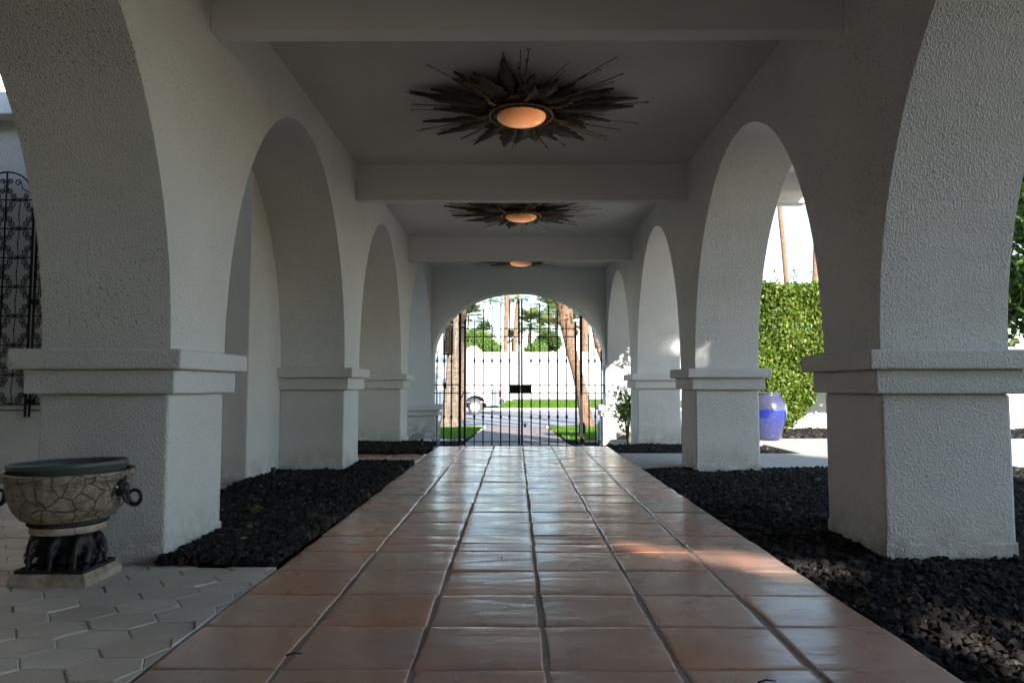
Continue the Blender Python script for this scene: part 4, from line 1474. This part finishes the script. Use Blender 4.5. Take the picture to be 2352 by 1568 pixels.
# crumbs on the tiles
for (x, y, lab) in ((790, 1500, 'dark crumb')[:0] or ((1351, 1187, 'small dark crumb on the tiles right of centre'), (1152, 1280, 'small dark crumb on the tiles left of centre'))):
    p = gl(x, y, .004); mb = MB(); mb.ball((0, 0, 0), (.004, .003, .002), 8); tag(mb.build('crumb', M_TWIG, loc=p), lab, 'crumb')

# ---------------------------------------------------------------- street side: boundary wall
BWY = 50.0
bz0, bz1 = -0.5, at(1186, 808, BWY).z
wl = empty('boundary_wall', (0, BWY, -0.4), 'tall white wall with curved mission style crests across the street', 'wall')
mb = MB(); mb.box(-60, 60, BWY, BWY + .3, bz0, bz1)
fix_parent(mb.build('wall', M_WHITEWALL, wl))
for (xa, xb, top) in ((1069, 1106, 794), (1279, 1313, 797)):
    A_, B_ = at(xa, 808, BWY).x, at(xb, 808, BWY).x; tz = at(1186, top, BWY).z
    c_, r_ = (A_ + B_) / 2, (B_ - A_) / 2; hh = tz - bz1
    pr = [(-1, 0), (-.97, .25), (-.85, .32), (-.78, .5), (-.66, .62), (-.58, .60), (-.50, .82), (-.3, .96), (0, 1.0), (.3, .96), (.50, .82), (.58, .60), (.66, .62), (.78, .5), (.85, .32), (.97, .25), (1, 0)]
    vs = [(c_ + r_ * a_, BWY - .12, bz1 + hh * b_) for a_, b_ in pr] + [(c_ + r_ * a_, BWY + .32, bz1 + hh * b_) for a_, b_ in pr]
    n = len(pr)
    mb = MB(); mb.add(vs, [tuple(range(n - 1, -1, -1)), tuple(range(n, 2 * n))] + [(i, i + 1, n + i + 1, n + i) for i in range(n - 1)])
    mb.box(A_, B_, BWY - .12, BWY + .31, bz0, bz1 + .002)
    fix_parent(mb.build('crest', M_WHITEWALL, wl))


# ---------------------------------------------------------------- palms
def frond_fan(mb, base, d, L, spread=1.9, nb=15, droop=.3, w_=.02):
    d = Vector(d).normalized()
    side = d.cross(Vector((0, 0, 1)))
    if side.length < .05: side = Vector((1, 0, 0))
    side.normalize(); up = side.cross(d).normalized()
    hub = Vector(base) + d * L * .45
    vs = [Vector(base) + side * .012 * L, Vector(base) - side * .012 * L, hub]; mb.add(vs, [(0, 1, 2)])
    for i in range(nb):
        a_ = spread * (i / (nb - 1) - .5)
        q = d * math.cos(a_) + side * math.sin(a_)
        ln_ = L * .62 * (1 - .25 * abs(a_) / spread)
        m1 = hub + q * ln_ * .55 + up * .02 * L; e = hub + q * ln_ - Vector((0, 0, 1)) * droop * ln_ * (.5 + .5 * random.random())
        n_ = q.cross(up).normalized() * w_ * L
        mb.add([hub, m1 + n_, e, m1 - n_], [(0, 1, 2, 3)])


def crown_mesh(parent, c, size, n=26, mat=M_PALM, low=-.35, skirt=0, seed=1):
    rn = random.Random(seed); random.seed(seed)
    mb = MB()
    for k in range(n):
        az = k * 2.399 + rn.uniform(-.2, .2); el = low + (1.35 - low) * ((k + .5) / n)
        d = (math.cos(az) * math.cos(el), math.sin(az) * math.cos(el), math.sin(el))
        frond_fan(mb, c, d, size * .85 * rn.uniform(.8, 1.1), droop=.25 + .3 * (el < .3))
    V_ = np.array(mb.v); 
    me = bpy.data.meshes.new('crown'); me.from_pydata(mb.v, [], mb.f)
    at_ = me.attributes.new('rnd', 'FLOAT', 'FACE'); vals = np.zeros(len(mb.f)); vals[:] = np.repeat(RNG.uniform(.1, .95, n), len(mb.f) // n)
    at_.data.foreach_set('value', vals.astype(np.float32)); me.materials.append(mat)
    o = bpy.data.objects.new('crown', me); COL.objects.link(o); o.parent = parent
    if skirt:
        mb = MB()
        for k in range(int(n * 1.6)):
            az = rn.uniform(0, 6.28); z = -rn.uniform(0, skirt)
            d = (math.cos(az) * .45, math.sin(az) * .45, -1)
            frond_fan(mb, (c[0], c[1], c[2] + z), d, size * .5 * (1 - .3 * -z / skirt), 1.2, 9, .1, .04)
        me = bpy.data.meshes.new('skirt'); me.from_pydata(mb.v, [], mb.f)
        at_ = me.attributes.new('rnd', 'FLOAT', 'FACE'); at_.data.foreach_set('value', RNG.uniform(0, 1, len(mb.f)).astype(np.float32)); me.materials.append(M_SKIRT)
        o = bpy.data.objects.new('skirt', me); COL.objects.link(o); o.parent = parent


def trunk_mesh(parent, pts, rad, mat, shag=0, sd=0, shag_from=0.0):
    """pts relative to parent; shag = number of torn boot stubs"""
    P = [Vector(p) for p in pts]
    # resample
    Q, RR = [], []
    for (a_, b_, ra, rb) in zip(P, P[1:], rad, rad[1:]):
        k = max(3, int((b_ - a_).length / .18))
        for i in range(k):
            t_ = i / k; Q.append(a_.lerp(b_, t_)); RR.append((ra + (rb - ra) * t_) * (1 + .05 * noise.noise(Vector((sd, i * .7, len(Q) * .9)))))
    Q.append(P[-1]); RR.append(rad[-1])
    mb = MB(); mb.tube(Q, RR, 14)
    mb.build('trunk', mat, parent)
    if shag:
        V_, F_ = [], []
        n = shag
        lo = int(len(Q) * shag_from)
        ii = RNG.integers(lo, len(Q), n); an = RNG.uniform(0, 6.283, n)
        for i, a_ in zip(ii, an):
            c_ = Q[i] + Vector((0, 0, RNG.uniform(-.1, .1))); r_ = RR[i]
            o_ = Vector((math.cos(a_), math.sin(a_), 0)); tn = Vector((-math.sin(a_), math.cos(a_), 0))
            L_ = r_ * RNG.uniform(.35, 1.0); w_ = r_ * RNG.uniform(.1, .22)
            dr = RNG.uniform(-.4, 1.2)
            b_ = c_ + o_ * r_ * .9; e_ = b_ + o_ * L_ * .55 + Vector((0, 0, -1 if RNG.uniform() < .45 else 1)) * L_ * abs(dr)
            k = len(V_); V_ += [b_ - tn * w_, b_ + tn * w_, e_ + tn * w_ * .5, e_ - tn * w_ * .5]; F_.append((k, k + 1, k + 2, k + 3))
        tag(fast_mesh('bark_boots', np.array([v[:] for v in V_]), np.array(F_), M_SKIRT, parent, False, RNG.uniform(0, 1, n)), kind='stuff')


def palm(name, Y, track, label, crown=None, mat=M_BARK, shag=0, shag_from=0.0, skirt=0, group='tall palms beyond the gate', base_z=None, seed=1, nf=34):
    """track: photo points (x, y, half width in photo px) from the foot up, all at depth Y"""
    pts = [at(x, y_, Y) for (x, y_, r) in track]
    rad = [r * Y / FPX for (_, _, r) in track]
    b_ = pts[0].copy()
    if base_z is not None:
        pts = [Vector((b_.x, b_.y, base_z))] + pts; rad = [rad[0]] + rad; b_ = pts[0]
    t = empty(name, b_, label, 'palm', group)
    rel = [p - b_ for p in pts]
    trunk_mesh(t, [tuple(p) for p in rel], rad, mat, shag, seed, shag_from)
    if crown: crown_mesh(t, tuple(rel[-1]), crown, nf, skirt=skirt, seed=seed)
    return t


# near palms just past the gate
palm('palm_tree', 21.6, [(1022, 984, 13.5), (1026, 940, 10.5), (1031, 880, 8.5), (1036, 800, 8), (1040, 700, 7.5), (1043, 560, 7.5), (1044, 430, 7)],
     'pale ringed palm trunk behind the lantern, left one of the leaning pair', 1.8, M_BARK, 140, .62, .8, base_z=gz(21.6), seed=2)
palm('palm_tree', 21.9, [(1042, 984, 14), (1044, 930, 9.5), (1046, 850, 8.5), (1045, 790, 8.5), (1046, 740, 10), (1048, 690, 11), (1050, 560, 10), (1052, 430, 9)],
     'ringed palm trunk with torn orange bark above, beside the left gate post', 1.8, M_BARK, 420, .36, .8, base_z=gz(21.9), seed=3)
palm('palm_tree', 30, [(1064, 960, 7), (1065, 850, 6.5), (1066, 700, 6.5), (1067, 560, 6), (1068, 400, 6)],
     'reddish shaggy palm trunk just right of the left gate post', 1.8, M_BARKR, 500, .1, .8, seed=4, base_z=-.8)
palm('palm_tree', 22.4, [(1350, 984, 18), (1346, 960, 15), (1336, 900, 13), (1324, 850, 12.5), (1312, 805, 12.5), (1305, 770, 13.5), (1300, 735, 16), (1298, 705, 19), (1297, 640, 20), (1296, 500, 19)],
     'thick leaning palm trunk with peeling bark behind the right gate leaf', 1.9, M_BARKR, 420, .5, .8, base_z=gz(22.4), seed=5)
palm('palm_tree', 17.5, [(1402, 1000, 9), (1399, 920, 8), (1393, 860, 7), (1384, 820, 7.5), (1374, 786, 10), (1368, 740, 12), (1364, 640, 12)],
     'shaggy dark palm trunk leaning in past the right arch jamb', 1.5, M_BARKR, 380, .2, .5, base_z=gz(17.5), seed=6)
# palms over the boundary wall
FARP = [
    (60, [(1344, 815, 9), (1344, 760, 9), (1344, 640, 8)], 2.6, 300, 'thick shaggy palm trunk over the wall right of the gate post'),
    (58, [(1161, 815, 4.6), (1162, 760, 5), (1164, 700, 6), (1166, 610, 5.5)], 2.8, 380, 'tall shaggy palm trunk rising left of the gate centre'),
    (64, [(1181, 815, 4.2), (1184, 765, 4.6), (1187, 715, 5), (1190, 680, 3)], 1.9, 340, 'shaggy palm trunk directly behind the meeting bars of the gate'),
    (78, [(1112, 815, 1.8), (1120, 740, 1.8), (1128, 686, 1.6)], 2.2, 0, 'slender pale palm with small crown high behind the left leaf'),
    (66, [(1070, 815, 2.5), (1074, 770, 2.2), (1076, 730, 2)], 2.3, 0, 'palm crown drooping beside the left gate post'),
    (70, [(1112, 815, 2.6), (1112, 785, 2.5), (1113, 765, 2.2)], 1.7, 0, 'short palm crown behind the left hedge mass'),
    (70, [(1213, 815, 4), (1215, 785, 4), (1218, 748, 3.5)], 2.5, 90, 'bushy fan palm just right of the gate centre'),
    (76, [(1252, 815, 3), (1252, 790, 3), (1252, 755, 3)], 2.2, 60, 'smaller fan palm behind the round green tree'),
    (82, [(1262, 815, 2.2), (1262, 760, 2.2), (1261, 706, 2)], 2.9, 60, 'tall palm crown under the right side of the arch'),
    (88, [(1276, 815, 2.4), (1277, 760, 2.4), (1277, 718, 2)], 2.7, 60, 'palm crown tucked left of the thick leaning trunk'),
    (84, [(1318, 815, 3), (1318, 780, 3), (1318, 742, 2.5)], 2.9, 0, 'palm crown between the leaning trunk and the right gate post'),
    (74, [(1176, 815, 2.4), (1177, 800, 2.4), (1176, 780, 2)], 1.6, 0, 'low palm tuft left of the meeting bars above the wall'),
    (90, [(1096, 815, 2), (1096, 800, 2), (1093, 782, 2)], 2.4, 0, 'distant palm tuft above the left crest of the wall'),
]
for i, (Y, tr, cs, sg, lab) in enumerate(FARP):
    palm('palm_tree', Y, tr, lab, cs, M_BARKR if sg > 100 else M_BARK, sg, 0.0, 0.5 if cs > 2.6 else 0, 'palms beyond the boundary wall', base_z=-.5, seed=20 + i, nf=40)
# slim palms beside the gate, out of sight past the jamb: their shadows streak across the street
for i, (x_, y_, h_) in enumerate(((5.9, 19.9, 13), (5.0, 17.2, 15), (6.5, 21.5, 14), (5.65, 19.2, 12))):
    t = empty('palm_tree', (x_, y_, gz(y_)), ('slim palm nearest the gate, hidden past the right jamb', 'slim palm on the right front lawn', 'slim palm farthest right on the front lawn', 'slim palm close to the street kerb')[i], 'palm', 'slim palms on the front lawn')
    trunk_mesh(t, [(0, 0, 0), (.1, 0, h_ * .5), (0, .1, h_)], [.2, .15, .12], M_BARK, 0, 60 + i)
    crown_mesh(t, (0, .1, h_), 1.9, 26, seed=70 + i)
# two slender palms over the hedge
palm('palm_tree', 46, [(1808, 700, 6.5), (1806, 640, 6), (1800, 570, 5.5), (1793, 500, 5.5), (1786, 420, 5), (1780, 250, 5)], 'slender golden palm trunk leaning left over the hedge', 2.0, M_BARKR, 0, 0, .5, 'slender palms over the hedge', base_z=0, seed=50)
palm('palm_tree', 46, [(1871, 700, 7), (1872, 640, 6.5), (1875, 540, 6), (1878, 440, 6), (1882, 260, 5)], 'slender golden palm trunk upright over the hedge', 2.0, M_BARKR, 0, 0, .5, 'slender palms over the hedge', base_z=0, seed=51)


# green trees over the wall
def far_tree(x, y, Y, w_, h_, label, mat, n, sd):
    c = at(x, y, Y); s_ = Y / FPX
    t = empty('leafy_tree', (c.x, Y, -.4), label, 'tree', 'green trees over the boundary wall')
    mb = MB(); z = c.z + .4
    mb.tube([(0, 0, 0), (.1, 0, z * .6), (0, 0, z)], [.18, .14, .06], 8)
    for k in range(6): mb.tube([(0.05, 0, z * .6), (RNG.uniform(-1, 1) * w_ * s_ * .7, RNG.uniform(-1, 1), z + RNG.uniform(-.2, .6) * h_ * s_)], [.07, .02], 5)
    mb.build('trunk', M_WOOD, t)
    B = rand_blobs((0, 0, z), (w_ * s_, 1.4, h_ * s_), 26, .55)
    leaf_cloud(n, blobs(B, .5), .17, mat, 'crown', t)


far_tree(1095, 786, 53, 30, 20, 'bright green leafy tree over the wall behind the left leaf', M_LIME, 12000, 1)
far_tree(1130, 800, 53.5, 18, 10, 'low green bush right of the left crest of the wall', M_LIME, 5000, 2)
far_tree(1258, 786, 54, 22, 20, 'rounded dark green tree over the wall behind the right leaf', M_LEAF, 12000, 3)
far_tree(1232, 802, 52.5, 20, 8, 'low bright bush over the wall right of the gate centre', M_LIME, 5000, 4)

# ---------------------------------------------------------------- pickup truck
TY = 36.3
tk = empty('pickup_truck', (at(1091, 955, TY).x, TY, -.78), 'white pickup truck parked across the street with its tailgate down', 'pickup truck')
# local: +x to the rear, y depth, z up; rear wheel centre at x=0
WR = .39


def slab(mb, prof, y0, y1):
    n = len(prof)
    mb.add([(x, y0, z) for x, z in prof] + [(x, y1, z) for x, z in prof], [tuple(range(n)), tuple(range(2 * n - 1, n - 1, -1))] + [(i, n + i, n + (i + 1) % n, (i + 1) % n) for i in range(n)])


mb = MB()
archp = [(.02 + .57 * math.cos(q), .40 + .58 * math.sin(q)) for q in np.linspace(math.pi - .08, .08, 16)]
slab(mb, [(-1.80, .42)] + archp + [(1.30, .44), (1.36, .62), (1.38, 1.28), (-1.80, 1.28)], 0, .05)
slab(mb, [(-1.80, .42)] + archp + [(1.30, .44), (1.36, .62), (1.38, 1.28), (-1.80, 1.28)], 1.75, 1.80)
mb.box(-1.80, -1.74, .05, 1.75, .6, 1.28); mb.box(-1.74, 1.36, .05, 1.75, .60, .66)
mb.build('bed', M_CAR, tk, bevel=.012)
mb = MB(); slab(mb, [(-4.75, .45), (-4.85, .75), (-4.7, 1.08), (-3.62, 1.22), (-3.0, 1.80), (-2.0, 1.84), (-1.86, 1.25), (-1.84, .42), (-3.0, .42), (-3.05, .7), (-3.45, .88), (-3.95, .72), (-4.05, .45)], .0, 1.80)
mb.build('cab', M_CAR, tk, bevel=.03)
mb = MB(); slab(mb, [(-3.42, 1.27), (-2.92, 1.72), (-2.72, 1.72), (-2.72, 1.27)], -.006, .0); slab(mb, [(-2.64, 1.27), (-2.64, 1.72), (-2.06, 1.74), (-1.98, 1.27)], -.006, .0)
mb.build('window', M_CARGLASS, tk)
for wx in (0, -3.55):
    mb = MB(); 
    vs = lambda r, y: [(wx + r * math.cos(q), y, WR + r * math.sin(q)) for q in np.linspace(0, 2 * math.pi, 33)[:-1]]
    rings = [(.24, .02), (.36, -.01), (WR, .02), (WR, .22), (.36, .25), (.24, .22)]
    V_ = []; F_ = []
    for (r_, y_) in rings: V_ += vs(r_, y_ + .02)
    for i in range(len(rings) - 1):
        for k in range(32): F_.append((i * 32 + k, i * 32 + (k + 1) % 32, (i + 1) * 32 + (k + 1) % 32, (i + 1) * 32 + k))
    wh = empty('wheel', (0, 0, 0)); wh.parent = tk
    m2 = MB(); m2.add(V_, F_, True); m2.build('tyre', simple('dusty_tyre', (0.10, 0.096, 0.09), .9), wh)
    m2 = MB(); V_ = []; F_ = []
    for (r_, y_) in [(.245, .02), (.235, .045), (.15, .05), (.10, .02), (.05, .015), (.001, .015)]: V_ += vs(r_, y_)
    for i in range(5):
        for k in range(32): F_.append((i * 32 + k, i * 32 + (k + 1) % 32, (i + 1) * 32 + (k + 1) % 32, (i + 1) * 32 + k))
    m2.add(V_, F_, True); m2.build('rim', M_RIM, wh)
    m2 = MB()
    for k in range(5):
        m2 = MB(); a_ = k * 1.2566 + .3; m2.ball((wx + .19 * math.cos(a_), .04, WR + .19 * math.sin(a_)), (.03, .012, .018), 8, Matrix.Rotation(-a_, 3, 'Y'))
        m2.build('rim_slot', M_DARK, wh)
mb = MB(); slab(mb, [(-.60, .42)] + [(.02 + .60 * math.cos(q), .42 + .60 * math.sin(q)) for q in np.linspace(math.pi, 0, 14)] + [(.66, .42)], .32, .6)
mb.box(-4.0, 1.2, .5, 1.3, .34, .58)
mb.build('underbody', M_DARK, tk)
mb = MB(); slab(mb, [(1.22, .86), (1.24, 1.24), (1.36, 1.24), (1.37, .92)], -.015, .12); mb.build('tail_lamp', M_RED, tk)
mb = MB(); slab(mb, [(1.18, .46), (1.24, .82), (1.52, .80), (1.56, .60), (1.46, .48)], -.01, 1.81); mb.build('bumper', M_CHROME, tk, bevel=.02)
mb = MB(); mb.box(1.38, 1.95, .05, 1.75, .72, .78); mb.build('tailgate', M_CAR, tk, bevel=.01)
mb = MB(); mb.box(-3.25, -3.10, -.26, -.05, 1.15, 1.42); mb.build('wing_mirror', M_PLASTIC, tk, bevel=.02)

# ---------------------------------------------------------------- trees behind the camera that dapple the light
def light_gap(origin):
    """leaves cut out along sun rays, so chosen streaks and patches of sun come through"""
    def f(P):
        W = P + np.array(origin)
        G = W[:, :2] - np.outer(W[:, 2] / SUN.z, np.array([SUN.x, SUN.y]))
        a_, b_ = np.array([0.42, 3.16]), np.array([1.12, 2.72])
        d_ = b_ - a_; t_ = np.clip(((G - a_) @ d_) / (d_ @ d_), 0, 1)
        dist = np.linalg.norm(G - (a_ + t_[:, None] * d_), axis=1)
        out = dist > 0.13 + 0.13 * t_
        a2, b2 = np.array([0.70, 7.95]), np.array([0.34, 8.85]); d2 = b2 - a2; t2 = np.clip(((G - a2) @ d2) / (d2 @ d2), 0, 1)
        out &= np.linalg.norm(G - (a2 + t2[:, None] * d2), axis=1) > 0.07
        band = (G[:, 0] > .45) & (G[:, 0] < .95) & (np.abs(G[:, 1] - 11.4) < .22)
        out &= ~(band & (RNG.uniform(0, 1, len(P)) < .85))
        lava = (G[:, 0] > 1.15) & (G[:, 0] < 3.6) & (G[:, 1] > 1.0) & (G[:, 1] < 2.45 - .25 * (G[:, 0] - 1.1))
        return out & ~(lava & (RNG.uniform(0, 1, len(P)) < .93))
    return f


st = empty('shade_tree', (6.0, -6.6, 0), 'broad dense shade tree on the open side behind the viewer', 'tree')
mb = MB(); mb.tube([(0, 0, -.1), (.1, 0, 2.0), (0, 0, 4.6)], [.22, .18, .08], 10)
for k in range(8): mb.tube([(.1, 0, 2.4), (RNG.uniform(-2, 2), RNG.uniform(-.5, .5), 4.6)], [.09, .03], 6)
mb.build('trunk', M_WOOD, st)
B = []
for k in range(13):
    for z_ in (3.9, 4.65, 5.4, 6.15, 6.9):
        for y_ in (-.5, .5): B.append((-4.4 + k * .5 + RNG.uniform(-.15, .15), y_ + RNG.uniform(-.3, .3), z_ + RNG.uniform(-.12, .12), .75, .7, .6))
for k in range(4): B.append((.85 + k * .3, 0, 7.35, .6, .7, .45))
leaf_cloud(140000, blobs(B, .5), .20, M_LEAF, 'crown', st, keep=light_gap((6.0, -6.6, 0)))
sb = empty('added_sun_shrub', (4.0, -5.6, 0), 'tall unseen shrub added under the shade tree to block low sun', 'shrub')
mb = MB()  # unseen shrub, added to cut the low sun down to dapples
for k in range(12): mb.tube([(RNG.uniform(-1.4, 3), 0, 0), (RNG.uniform(-1.4, 3), 0, 2.6)], [.03, .015], 5)
mb.build('stem', M_WOOD, sb)
B = []
for k in range(80): B.append((RNG.uniform(-1.6, 4.4), RNG.uniform(-.3, .3), RNG.uniform(.4, 3.5), .5, .4, .5))
leaf_cloud(56000, blobs(B, .5), .15, M_LEAF, 'foliage', sb, keep=light_gap((4.0, -5.6, 0)))
# small citrus tree hidden behind the second right pier: its leaves dapple the gate wall
ct = empty('citrus_tree', (2.75, 9.35, 0), 'small citrus tree in the lava bed behind the second right pier', 'tree')
mb = MB(); mb.tube([(0, 0, -.05), (.02, 0, .6), (-.05, 0, 1.4)], [.03, .025, .012], 8)
for k in range(7): mb.tube([(0, 0, .6 + k * .1), (RNG.uniform(-.3, .3), RNG.uniform(-.3, .3), 1.2 + k * .12)], [.012, .005], 5)
mb.build('trunk', M_WOOD, ct)
leaf_cloud(900, blobs([(RNG.uniform(-.28, .25), RNG.uniform(-.3, .3), z_, .2, .2, .22) for z_ in np.linspace(.5, 2.3, 18)], .3), .075, M_LIME, 'crown', ct)
